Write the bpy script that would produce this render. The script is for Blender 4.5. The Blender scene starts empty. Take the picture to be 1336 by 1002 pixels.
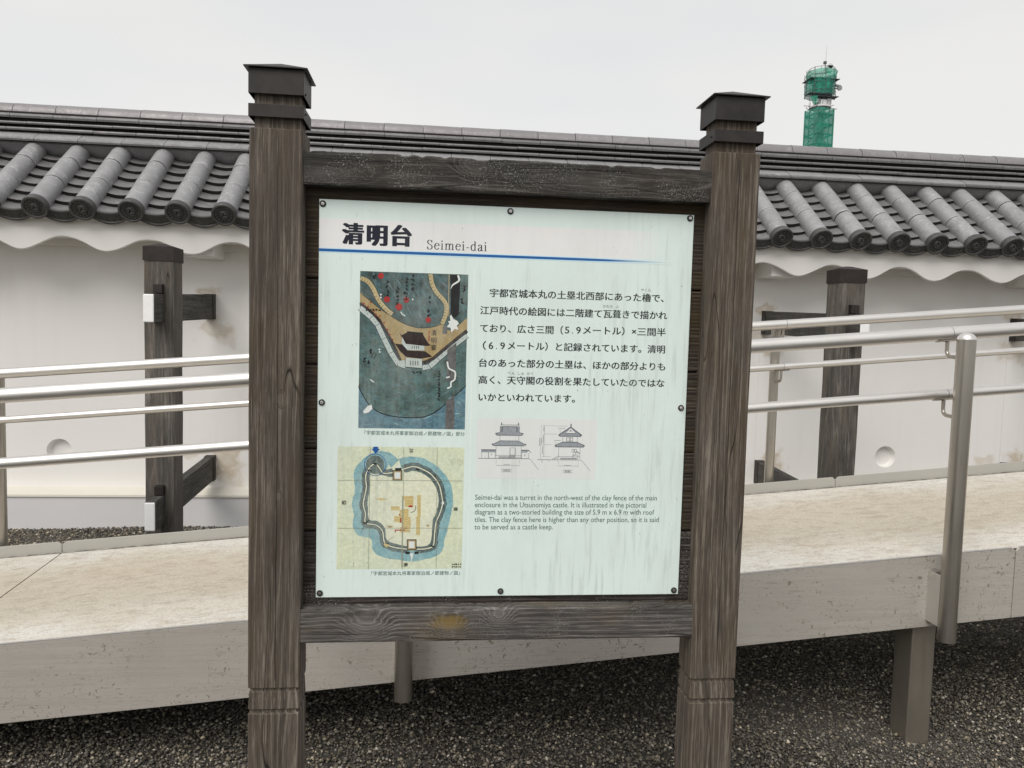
import bpy, math, random
import numpy as np
from mathutils import Vector, Matrix
from mathutils.geometry import tessellate_polygon

random.seed(11)
rng = np.random.default_rng(5)
SC = bpy.context.scene
COL = SC.collection
R = math.radians

# ------------------------------------------------------------------ camera
YAW, PITCH, ROLL = 0.10487, 0.07052, 0.02685
cy, sy, cp, sp = math.cos(YAW), math.sin(YAW), math.cos(PITCH), math.sin(PITCH)
fw = Vector((sy * cp, cy * cp, -sp))
rt = Vector((cy, -sy, 0))
up = rt.cross(fw)
c_, s_ = math.cos(ROLL), math.sin(ROLL)
rt2 = rt * c_ + up * s_
up2 = up * c_ - rt * s_
cam = bpy.data.objects.new('camera', bpy.data.cameras.new('camera'))
COL.objects.link(cam)
M = Matrix((rt2, up2, -fw)).transposed().to_4x4()
M.translation = (0, 0, 1.5)
cam.matrix_world = M
cam.data.sensor_width = 36
cam.data.lens = 36 * 1000 / 1336
cam.data.clip_start = 0.05
cam.data.clip_end = 3000
SC.camera = cam

# ------------------------------------------------------------------ light
SUN_EL, SUN_AZ = R(48), R(-150)      # soft light from behind the photographer's left shoulder
world = bpy.data.worlds.new('World')
SC.world = world
world.use_nodes = True
nt = world.node_tree
nt.nodes.clear()
wo = nt.nodes.new('ShaderNodeOutputWorld')
sky = nt.nodes.new('ShaderNodeTexSky')
sky.sky_type = 'NISHITA'
sky.sun_disc = False
sky.sun_elevation = SUN_EL
sky.sun_rotation = R(210)
bg1 = nt.nodes.new('ShaderNodeBackground')
bg1.inputs['Strength'].default_value = 0.05
nt.links.new(sky.outputs[0], bg1.inputs[0])
tc = nt.nodes.new('ShaderNodeTexCoord')
sx = nt.nodes.new('ShaderNodeSeparateXYZ')
nt.links.new(tc.outputs['Generated'], sx.inputs[0])
rp = nt.nodes.new('ShaderNodeValToRGB')
rp.color_ramp.elements[0].position = 0.0
rp.color_ramp.elements[0].color = (0.90, 0.905, 0.915, 1)
rp.color_ramp.elements[1].position = 0.75
rp.color_ramp.elements[1].color = (0.76, 0.77, 0.79, 1)
nt.links.new(sx.outputs['Z'], rp.inputs[0])
nz = nt.nodes.new('ShaderNodeTexNoise')
nz.inputs['Scale'].default_value = 1.6
nz.inputs['Detail'].default_value = 3
mp = nt.nodes.new('ShaderNodeMapping')
mp.inputs['Scale'].default_value = (1, 1, 3.5)
nt.links.new(tc.outputs['Generated'], mp.inputs[0])
nt.links.new(mp.outputs[0], nz.inputs['Vector'])
rp2 = nt.nodes.new('ShaderNodeValToRGB')
rp2.color_ramp.elements[0].position = 0.35
rp2.color_ramp.elements[0].color = (0.95, 0.95, 0.955, 1)
rp2.color_ramp.elements[1].position = 0.65
rp2.color_ramp.elements[1].color = (1.045, 1.025, 0.985, 1)
nt.links.new(nz.outputs[0], rp2.inputs[0])
mm = nt.nodes.new('ShaderNodeMix')
mm.data_type = 'RGBA'
mm.blend_type = 'MULTIPLY'
mm.inputs[0].default_value = 1
nt.links.new(rp.outputs[0], mm.inputs[6])
nt.links.new(rp2.outputs[0], mm.inputs[7])
bg2 = nt.nodes.new('ShaderNodeBackground')
bg2.inputs['Strength'].default_value = 0.735
nt.links.new(mm.outputs[2], bg2.inputs[0])
mx = nt.nodes.new('ShaderNodeMixShader')
mx.inputs[0].default_value = 0.93
nt.links.new(bg1.outputs[0], mx.inputs[1])
nt.links.new(bg2.outputs[0], mx.inputs[2])
nt.links.new(mx.outputs[0], wo.inputs[0])

sun = bpy.data.objects.new('sun', bpy.data.lights.new('sun', 'SUN'))
COL.objects.link(sun)
sun.data.energy = 1.5
sun.data.angle = R(40)
sun.data.color = (1.0, 0.965, 0.91)
sd = Vector((math.sin(SUN_AZ) * math.cos(SUN_EL), math.cos(SUN_AZ) * math.cos(SUN_EL), math.sin(SUN_EL)))
sun.rotation_euler = sd.to_track_quat('Z', 'Y').to_euler()
sun.location = (0, 0, 20)

SC.view_settings.view_transform = 'Standard'
SC.view_settings.look = 'None'
SC.view_settings.exposure = 0.45
SC.view_settings.gamma = 1.0
SC.view_settings.use_curve_mapping = False
SC.render.engine = 'CYCLES'
SC.cycles.max_bounces = 6


# ------------------------------------------------------------------ material helpers
class NT:
    def __init__(s, name):
        s.m = bpy.data.materials.new(name)
        s.m.use_nodes = True
        s.t = s.m.node_tree
        s.p = s.t.nodes['Principled BSDF']

    def n(s, typ, **kw):
        nd = s.t.nodes.new(typ)
        for k, v in kw.items():
            setattr(nd, k, v)
        return nd

    def l(s, a, b):
        s.t.links.new(a, b)

    def coord(s, scale=(1, 1, 1), rand=True, kind='Object'):
        tcn = s.n('ShaderNodeTexCoord')
        mpn = s.n('ShaderNodeMapping')
        mpn.inputs['Scale'].default_value = scale
        if rand:
            oi = s.n('ShaderNodeObjectInfo')
            ad = s.n('ShaderNodeVectorMath', operation='MULTIPLY_ADD')
            s.l(tcn.outputs[kind], ad.inputs[2])
            cmb = s.n('ShaderNodeCombineXYZ')
            for i in range(3):
                s.l(oi.outputs['Random'], cmb.inputs[i])
            s.l(cmb.outputs[0], ad.inputs[0])
            ad.inputs[1].default_value = (17.3, 31.7, 23.9)
            s.l(ad.outputs[0], mpn.inputs[0])
        else:
            s.l(tcn.outputs[kind], mpn.inputs[0])
        return mpn.outputs[0]

    def noise(s, vec, scale, detail=4, rough=0.6, dist=0.0):
        nd = s.n('ShaderNodeTexNoise')
        s.l(vec, nd.inputs['Vector'])
        nd.inputs['Scale'].default_value = scale
        nd.inputs['Detail'].default_value = detail
        nd.inputs['Roughness'].default_value = rough
        nd.inputs['Distortion'].default_value = dist
        return nd.outputs[0]

    def ramp(s, val, stops):
        nd = s.n('ShaderNodeValToRGB')
        e = nd.color_ramp.elements
        while len(e) < len(stops):
            e.new(0.5)
        for el, (p, c) in zip(e, stops):
            el.position = p
            if isinstance(c, (int, float)):
                c = (c, c, c)
            el.color = (*c, 1)
        s.l(val, nd.inputs[0])
        return nd.outputs[0]

    def mix(s, fac, a, b, mode='MIX'):
        nd = s.n('ShaderNodeMix', data_type='RGBA', blend_type=mode)
        for sock, v in ((0, fac), (6, a), (7, b)):
            if hasattr(v, 'is_linked'):
                s.l(v, nd.inputs[sock])
            elif sock == 0:
                nd.inputs[0].default_value = v
            else:
                nd.inputs[sock].default_value = (*v, 1)
        return nd.outputs[2]

    def math(s, op, a, b=0.0, clamp=False):
        nd = s.n('ShaderNodeMath', operation=op)
        nd.use_clamp = clamp
        for i, v in enumerate((a, b)):
            if hasattr(v, 'is_linked'):
                s.l(v, nd.inputs[i])
            else:
                nd.inputs[i].default_value = v
        return nd.outputs[0]

    def base(s, v):
        if hasattr(v, 'is_linked'):
            s.l(v, s.p.inputs['Base Color'])
        else:
            s.p.inputs['Base Color'].default_value = (*v, 1)
        return s

    def rough(s, v):
        if hasattr(v, 'is_linked'):
            s.l(v, s.p.inputs['Roughness'])
        else:
            s.p.inputs['Roughness'].default_value = v
        return s

    def bump(s, h, strength=0.3, dist=0.002):
        b = s.n('ShaderNodeBump')
        b.inputs['Strength'].default_value = strength
        b.inputs['Distance'].default_value = dist
        s.l(h, b.inputs['Height'])
        s.l(b.outputs[0], s.p.inputs['Normal'])
        return s


def simple(name, col, rough=0.6, metal=0.0, var=0.0, spec=0.5):
    k = NT(name)
    if var:
        v = k.noise(k.coord(), 30, 5)
        k.base(k.mix(k.ramp(v, [(0.3, 0.0), (0.7, 1.0)]), tuple(c * (1 - var) for c in col), tuple(min(1, c * (1 + var)) for c in col)))
    else:
        k.base(col)
    k.rough(rough)
    k.p.inputs['Metallic'].default_value = metal
    k.p.inputs['Specular IOR Level'].default_value = spec
    return k.m


def wood(name, axis='z', dark=(0.035, 0.028, 0.022), mid=(0.11, 0.09, 0.075), light=(0.22, 0.195, 0.17), tint=None,
         tint_amt=0.0, rings=1.0, ringscale=1.0, lichen=0.0, bump=0.7, knots=(), moss=None):
    k = NT(name)
    L = 1.0 / 14
    sc = {'z': (1, 1, L), 'x': (L, 1, 1), 'y': (1, L, 1)}[axis]
    v = k.coord(sc)
    big = k.noise(v, 7, 3, 0.5, 0.3)
    wob = k.noise(v, 30, 2, 0.5)
    sxn = k.n('ShaderNodeSeparateXYZ')
    k.l(k.coord(), sxn.inputs[0])
    ia, ib = {'z': (0, 1), 'x': (2, 1), 'y': (2, 0)}[axis]
    u = k.math('ADD', k.math('MULTIPLY', sxn.outputs[ia], 95.0 * ringscale), k.math('MULTIPLY', sxn.outputs[ib], 60.0 * ringscale))
    u = k.math('ADD', u, k.math('MULTIPLY', big, 15.0 * rings))
    u = k.math('ADD', u, k.math('MULTIPLY', wob, 2.2))
    kmask = None
    if knots:
        tk = k.n('ShaderNodeTexCoord')
        for (kx, kz, kr, kasp) in knots:
            d = k.n('ShaderNodeVectorMath', operation='SUBTRACT')
            k.l(tk.outputs['Object'], d.inputs[0])
            d.inputs[1].default_value = (kx, 1.70, kz)
            m_ = k.n('ShaderNodeVectorMath', operation='MULTIPLY')
            k.l(d.outputs[0], m_.inputs[0])
            m_.inputs[1].default_value = (kasp, 0.0, 1.0)
            ln = k.n('ShaderNodeVectorMath', operation='LENGTH')
            k.l(m_.outputs[0], ln.inputs[0])
            f = k.n('ShaderNodeMapRange')
            f.interpolation_type = 'SMOOTHSTEP'
            k.l(k.math('ADD', ln.outputs['Value'], k.math('MULTIPLY', k.math('SUBTRACT', wob, 0.5), kr * 2.0)), f.inputs[0])
            f.inputs[1].default_value = kr * 2.2
            f.inputs[2].default_value = kr * 0.15
            u = k.math('ADD', u, k.math('MULTIPLY', f.outputs[0], 7.5))
            kmask = f.outputs[0] if kmask is None else k.math('MAXIMUM', kmask, f.outputs[0])
    fr = k.n('ShaderNodeMath', operation='PINGPONG')
    k.l(u, fr.inputs[0])
    fr.inputs[1].default_value = 1.0
    grain = k.ramp(fr.outputs[0], [(0.0, 0.12), (0.12, 0.42), (0.72, 0.52), (0.86, 0.95), (1.0, 1.0)])
    gm = k.ramp(k.noise(k.coord((1, 1, 0.5) if axis == 'z' else (0.5, 1, 1)), 13, 4, 0.7), [(0.34, 0.15), (0.66, 0.95)])
    grain = k.mix(gm, (0.5, 0.5, 0.5), grain)
    med = k.noise(v, 45, 4, 0.65)
    pat = k.mix(0.5, grain, med)
    fine = k.noise(v, 230, 5, 0.8)
    pat = k.mix(0.36, pat, fine)
    col = k.ramp(pat, [(0.32, dark), (0.50, mid), (0.70, light)])
    fib = k.noise(k.coord({'z': (1, 1, 0.02), 'x': (0.02, 1, 1), 'y': (1, 0.02, 1)}[axis]), 420, 3, 0.7)
    col = k.mix(k.ramp(fib, [(0.57, 0.0), (0.68, 0.7)]), col, tuple(min(1, c * 1.15) for c in light))
    col = k.mix(k.ramp(fib, [(0.30, 0.8), (0.42, 0.0)]), col, dark)
    # broad weathering patches
    pv = k.coord((1, 1, 0.35) if axis == 'z' else (0.35, 1, 1))
    patch = k.noise(pv, 7, 5, 0.65)
    col = k.mix(k.ramp(patch, [(0.38, 0.55), (0.6, 0.0)]), col, tuple(c * 0.55 for c in mid))
    if tint:
        t = k.noise(pv, 11, 4)
        col = k.mix(k.math('MULTIPLY', k.ramp(t, [(0.45, 0.0), (0.68, 1.0)]), tint_amt), col, tint)
    # cracks
    cr = k.noise(v, 16, 2, 0.4, 0.2)
    cd = k.math('ABSOLUTE', k.math('SUBTRACT', cr, 0.5))
    crack = k.ramp(cd, [(0.0, 0.0), (0.006, 1.0)])
    gate = k.ramp(k.noise(pv, 5, 2), [(0.5, 1.0), (0.56, 0.0)])
    crack = k.math('MAXIMUM', crack, gate)
    col = k.mix(crack, tuple(c * 0.35 for c in dark), col)
    if lichen:
        lf = k.noise(k.coord(), 260, 3, 0.8)
        lg = k.noise(k.coord(), 14, 4, 0.6)
        lm = k.math('MULTIPLY', k.ramp(lf, [(0.55, 0.0), (0.66, 1.0)]), k.ramp(lg, [(0.45, 0.0), (0.62, 1.0)]))
        col = k.mix(k.math('MULTIPLY', lm, lichen, clamp=True), col, (0.36, 0.36, 0.34))
    if kmask is not None:
        col = k.mix(k.math('MULTIPLY', k.ramp(kmask, [(0.35, 0.0), (0.9, 1.0)]), 0.2), col, tuple(c * 1.1 for c in light))
    if moss:
        mx_, mz_, mr_, masp, mc = moss
        tk2 = k.n('ShaderNodeTexCoord')
        d = k.n('ShaderNodeVectorMath', operation='SUBTRACT')
        k.l(tk2.outputs['Object'], d.inputs[0])
        d.inputs[1].default_value = (mx_, 1.7, mz_)
        m_ = k.n('ShaderNodeVectorMath', operation='MULTIPLY')
        k.l(d.outputs[0], m_.inputs[0])
        m_.inputs[1].default_value = (masp / mr_, 0, 1 / mr_)
        ln = k.n('ShaderNodeVectorMath', operation='LENGTH')
        k.l(m_.outputs[0], ln.inputs[0])
        mf = k.math('ADD', ln.outputs['Value'], k.math('MULTIPLY', k.math('SUBTRACT', k.noise(k.coord(), 70, 4, 0.7), 0.5), 1.6))
        col = k.mix(k.ramp(mf, [(0.30, 0.6), (1.0, 0.0)]), col, mc)
    k.base(col)
    k.rough(0.82)
    k.p.inputs['Specular IOR Level'].default_value = 0.3
    h = k.mix(0.5, grain, fine)
    h = k.mix(0.85, h, crack, 'MULTIPLY')
    k.bump(k.mix(0.35, h, fib), bump, 0.0022)
    return k.m


MAT = {}
MAT['post_wood'] = wood('post_wood', 'z', (0.017, 0.013, 0.010), (0.105, 0.086, 0.070), (0.28, 0.24, 0.20), (0.085, 0.056, 0.026), 0.35, ringscale=1.15, knots=[(-0.328, 1.335, 0.010, 1.6), (-0.33, 1.12, 0.006, 2.0)])
MAT['plank_wood'] = wood('plank_wood', 'x', (0.008, 0.006, 0.004), (0.045, 0.035, 0.026), (0.125, 0.10, 0.075), (0.06, 0.040, 0.012), 0.6, ringscale=1.5)
MAT['beam_wood'] = wood('beam_wood', 'x', (0.008, 0.007, 0.0065), (0.040, 0.036, 0.033), (0.15, 0.138, 0.125), (0.08, 0.05, 0.014), 0.12, ringscale=0.8, lichen=0.8, knots=[(0.087, 1.856, 0.022, 0.8), (0.33, 1.835, 0.016, 0.12), (-0.24, 1.825, 0.014, 0.2)])
MAT['low_beam_wood'] = wood('low_beam_wood', 'x', (0.016, 0.014, 0.013), (0.082, 0.074, 0.068), (0.27, 0.25, 0.23), (0.26, 0.17, 0.03), 0.18, ringscale=1.9, lichen=0.6, knots=[(-0.135, 0.826, 0.026, 0.75), (0.052, 0.82, 0.020, 0.8), (0.165, 0.838, 0.016, 0.7)], moss=(0.052, 0.828, 0.022, 0.42, (0.24, 0.15, 0.022)))
MAT['peeling_plank'] = wood('peeling_plank', 'x', (0.008, 0.006, 0.005), (0.035, 0.028, 0.024), (0.12, 0.10, 0.09), lichen=0.9)
MAT['grey_wood'] = wood('grey_wood', 'z', (0.030, 0.027, 0.024), (0.10, 0.092, 0.083), (0.25, 0.228, 0.20), (0.17, 0.135, 0.10), 0.35, ringscale=0.6)
MAT['grey_wood_h'] = wood('grey_wood_h', 'y', (0.018, 0.017, 0.015), (0.068, 0.064, 0.058), (0.15, 0.14, 0.128), ringscale=0.8, lichen=0.3)
MAT['cap_metal'] = simple('cap_metal', (0.028, 0.024, 0.022), 0.5, 0.35, 0.3)
MAT['cap_brown'] = simple('cap_brown', (0.022, 0.015, 0.013), 0.5, 0.2, 0.35)
MAT['sleeve_dark'] = simple('sleeve_dark', (0.018, 0.013, 0.011), 0.5, 0.1, 0.3)
MAT['white_paint'] = simple('white_paint', (0.86, 0.86, 0.85), 0.5, 0, 0.03)


def tile_mat(name, base, lo, spotty=0.35):
    k = NT(name)
    v = k.coord()
    n1 = k.noise(v, 9, 5, 0.65)
    n2 = k.noise(v, 90, 4, 0.7)
    oi = k.n('ShaderNodeObjectInfo')
    col = k.ramp(n1, [(0.3, lo), (0.62, base)])
    col = k.mix(0.25, col, k.ramp(n2, [(0.3, tuple(c * 0.6 for c in base)), (0.7, tuple(c * 1.25 for c in base))]))
    col = k.mix(k.math('MULTIPLY', oi.outputs['Random'], 0.6), col, tuple(c * 0.72 for c in base))
    sp_ = k.ramp(k.noise(v, 34, 3, 0.6, 0.6), [(0.60, 0.0), (0.63, 1.0)])
    sg = k.ramp(k.noise(v, 5.5, 2), [(0.50, 0.0), (0.60, 1.0)])
    col = k.mix(k.math('MULTIPLY', k.math('MULTIPLY', sp_, sg), spotty), col, tuple(c * 0.38 for c in base))
    lp = k.ramp(k.noise(v, 17, 5, 0.75, 1.2), [(0.56, 0.0), (0.64, 1.0)])
    col = k.mix(k.math('MULTIPLY', lp, 0.45), col, tuple(min(1, c * 1.45) for c in base))
    k.base(col)
    k.rough(k.ramp(n1, [(0.3, 0.62), (0.7, 0.45)]))
    k.p.inputs['Metallic'].default_value = 0.35
    k.bump(n2, 0.15, 0.001)
    return k.m


MAT['tile'] = tile_mat('smoked_tile', (0.42, 0.415, 0.42), (0.24, 0.237, 0.24))
MAT['tile_flat'] = tile_mat('smoked_tile_flat', (0.29, 0.282, 0.282), (0.14, 0.133, 0.13))  # pans toned darker than the barrels, putting gutter shade into the colour
MAT['tile_ridge'] = tile_mat('smoked_tile_ridge', (0.22, 0.215, 0.22), (0.15, 0.145, 0.145), 0.5)
MAT['tile_cap'] = tile_mat('smoked_tile_crown', (0.31, 0.295, 0.30), (0.25, 0.235, 0.235), 0.3)
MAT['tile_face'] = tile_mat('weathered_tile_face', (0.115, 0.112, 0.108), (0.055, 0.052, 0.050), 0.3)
MAT['tile_edge'] = simple('soiled_shaded_tile_edge', (0.016, 0.012, 0.011), 0.85, 0, 0.4)  # soil tone, deepened further to stand in for shade between tiles


def plaster(name, base, stains=(), warm=0.0, drips=()):
    k = NT(name)
    v = k.coord(rand=False)
    n1 = k.noise(v, 1.3, 4, 0.5)
    n2 = k.noise(v, 60, 3, 0.7)
    col = k.ramp(n1, [(0.3, tuple(c * 0.965 for c in base)), (0.7, base)])
    streak = k.noise(k.coord((1, 1, 0.08), rand=False), 9, 4, 0.6)
    col = k.mix(k.ramp(streak, [(0.55, 0.0), (0.85, 0.10)]), col, (0.50, 0.46, 0.38))
    tcn = k.n('ShaderNodeTexCoord')
    nzc = k.n('ShaderNodeTexNoise')
    nzc.inputs['Scale'].default_value = 9
    nzc.inputs['Detail'].default_value = 5
    k.l(tcn.outputs['Object'], nzc.inputs['Vector'])
    for (px, py, pz, rad, amt, flat) in stains:
        d = k.n('ShaderNodeVectorMath', operation='SUBTRACT')
        k.l(tcn.outputs['Object'], d.inputs[0])
        d.inputs[1].default_value = (px, py, pz)
        sc = k.n('ShaderNodeVectorMath', operation='MULTIPLY')
        k.l(d.outputs[0], sc.inputs[0])
        sc.inputs[1].default_value = (1 / rad, 0.3, 1 / (rad * flat))
        wn = k.n('ShaderNodeVectorMath', operation='MULTIPLY_ADD')
        k.l(nzc.outputs['Color'], wn.inputs[0])
        wn.inputs[1].default_value = (2.6, 0, 2.6)
        k.l(sc.outputs[0], wn.inputs[2])
        w2 = k.n('ShaderNodeVectorMath', operation='SUBTRACT')
        k.l(wn.outputs[0], w2.inputs[0])
        w2.inputs[1].default_value = (1.3, 0, 1.3)
        ln = k.n('ShaderNodeVectorMath', operation='LENGTH')
        k.l(w2.outputs[0], ln.inputs[0])
        f = k.ramp(ln.outputs['Value'], [(0.15, 0.55), (0.55, 0.85), (0.68, 0.4), (1.05, 0.0)])
        col = k.mix(k.math('MULTIPLY', f, amt * 0.85), col, (0.46, 0.33, 0.16))
    for (px, z0, z1, w, amt) in drips:      # thin run marks below the timbers
        sxn = k.n('ShaderNodeSeparateXYZ')
        k.l(tcn.outputs['Object'], sxn.inputs[0])
        dx = k.math('ABSOLUTE', k.math('SUBTRACT', sxn.outputs[0], px))
        f = k.math('LESS_THAN', dx, w)
        f = k.math('MULTIPLY', f, k.math('LESS_THAN', sxn.outputs[2], z0))
        f = k.math('MULTIPLY', f, k.math('GREATER_THAN', sxn.outputs[2], z1))
        f = k.math('MULTIPLY', f, k.ramp(k.noise(k.coord((1, 1, 0.3), rand=False), 20, 3), [(0.3, 0.2), (0.6, 1.0)]))
        col = k.mix(k.math('MULTIPLY', f, amt), col, (0.35, 0.33, 0.30))
    k.base(col)
    k.rough(0.85)
    k.p.inputs['Specular IOR Level'].default_value = 0.25
    k.bump(k.mix(0.3, n1, n2), 0.25, 0.004)
    return k.m


ST = []
for bx in (-1.62, 2.62, 4.74):
    ST += [(bx - 0.02, 5.85, 1.71, 0.13, 0.75, 0.45), (bx + 0.02, 5.85, 1.46, 0.15, 0.5, 0.8), (bx + 0.09, 5.85, 1.38, 0.10, 0.3, 1.0)]
    ST += [(bx + 0.10, 5.85, 0.47, 0.12, 0.8, 1.2), (bx - 0.16, 5.85, 0.52, 0.09, 0.5, 0.6), (bx + 0.16, 5.85, 0.34, 0.10, 0.4, 1.0)]
MAT['plaster'] = plaster('white_plaster', (0.86, 0.84, 0.812), ST, drips=[(2.585, 1.52, 0.50, 0.003, 0.2), (4.70, 1.53, 0.50, 0.003, 0.3), (2.50, 1.45, 0.6, 0.012, 0.06)])
MAT['plinth'] = plaster('grey_plinth_render', (0.70, 0.69, 0.69))
MAT['ledge'] = plaster('cream_ledge_render', (0.74, 0.705, 0.63))
MAT['fascia'] = plaster('eave_plaster', (0.80, 0.785, 0.75))


def steel(name, tint=(0.60, 0.575, 0.54), r0=0.28, r1=0.45, hair=(1, 1, 1), blotch=0.3, metal=1.0, spots=0.0):
    k = NT(name)
    n = k.noise(k.coord(hair), 60, 4, 0.7)
    b = k.noise(k.coord(), 5, 5, 0.65)
    col = k.mix(k.ramp(b, [(0.35, blotch), (0.7, 0.0)]), tint, tuple(c * 0.72 for c in tint))
    col = k.mix(k.ramp(n, [(0.3, 0.22), (0.7, 0.0)]), col, tuple(c * 0.7 for c in tint))
    rg = k.ramp(n, [(0.3, r0), (0.7, r1)])
    if spots:
        s1 = k.ramp(k.noise(k.coord((1, 1, 1)), 70, 3, 0.6, 0.8), [(0.60, 0.0), (0.66, 1.0)])
        s2 = k.ramp(k.noise(k.coord((0.5, 1, 6)), 22, 3, 0.7), [(0.60, 0.0), (0.66, 1.0)])
        g = k.ramp(k.noise(k.coord(), 4, 2), [(0.38, 0.0), (0.52, 1.0)])
        s = k.math('MULTIPLY', k.math('MAXIMUM', s1, k.math('MULTIPLY', s2, 0.6)), g)
        col = k.mix(k.math('MULTIPLY', s, spots), col, (0.16, 0.12, 0.075))
        k.l(k.math('SUBTRACT', metal, k.math('MULTIPLY', s, 0.5)), k.p.inputs['Metallic'])
    else:
        k.p.inputs['Metallic'].default_value = metal
    k.base(col)
    k.rough(rg)
    k.bump(n, 0.08, 0.0008)
    return k.m


MAT['steel'] = steel('brushed_stainless_steel', (0.82, 0.795, 0.76), 0.42, 0.52, (0.05, 1, 1), 0.15)
MAT['steel_post'] = steel('brushed_stainless_post', (0.50, 0.465, 0.41), 0.32, 0.44, (1, 1, 0.05), 0.4)
MAT['steel_leg'] = steel('dull_steel_leg', (0.40, 0.36, 0.305), 0.30, 0.45, (1, 1, 0.05), 0.5, 0.75)
MAT['girder'] = steel('stained_steel_girder', (0.68, 0.64, 0.585), 0.24, 0.34, (0.03, 1, 1), 0.3, 0.42, 0.85)
MAT['kerb'] = steel('dull_aluminium_kerb', (0.47, 0.455, 0.415), 0.5, 0.65, (0.04, 1, 1), 0.2, 0.25)


def deck_mat():
    k = NT('worn_mortar_deck')
    tcn = k.n('ShaderNodeTexCoord')
    sxn = k.n('ShaderNodeSeparateXYZ')
    k.l(tcn.outputs['Object'], sxn.inputs[0])
    # walked strip in the middle stays sandy, the rims are pale with lime
    yy = k.math('SUBTRACT', sxn.outputs[1], 3.16)
    a = k.math('ABSOLUTE', yy)
    wob = k.noise(k.coord((0.5, 1, 1), rand=False), 3.5, 5, 0.65)
    a2 = k.math('ADD', a, k.math('MULTIPLY', k.math('SUBTRACT', wob, 0.5), 0.55))
    f = k.ramp(a2, [(0.20, 0.0), (0.50, 1.0)])
    col = k.mix(f, (0.63, 0.565, 0.46), (0.74, 0.72, 0.665))
    st = k.noise(k.coord((0.5, 1, 1), rand=False), 26, 7, 0.8, 0.2)
    col = k.mix(k.ramp(st, [(0.38, 0.6), (0.52, 0.0)]), col, (0.40, 0.33, 0.25))
    gr = k.noise(k.coord((0.7, 1, 1), rand=False), 170, 4, 0.85)
    col = k.mix(k.ramp(gr, [(0.36, 0.6), (0.50, 0.0)]), col, (0.26, 0.215, 0.16))
    bl = k.noise(k.coord((0.6, 1, 1), rand=False), 5, 5, 0.7)
    col = k.mix(k.ramp(bl, [(0.45, 0.0), (0.7, 0.35)]), col, (0.52, 0.44, 0.32))
    col = k.mix(k.ramp(gr, [(0.55, 0.0), (0.75, 0.35)]), col, (0.78, 0.76, 0.71))
    k.base(col)
    k.rough(0.8)
    k.bump(k.mix(0.5, st, gr), 0.5, 0.004)
    return k.m


MAT['deck'] = deck_mat()
MAT['dark_gap'] = simple('dark_sealant', (0.03, 0.028, 0.025), 0.8)


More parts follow.
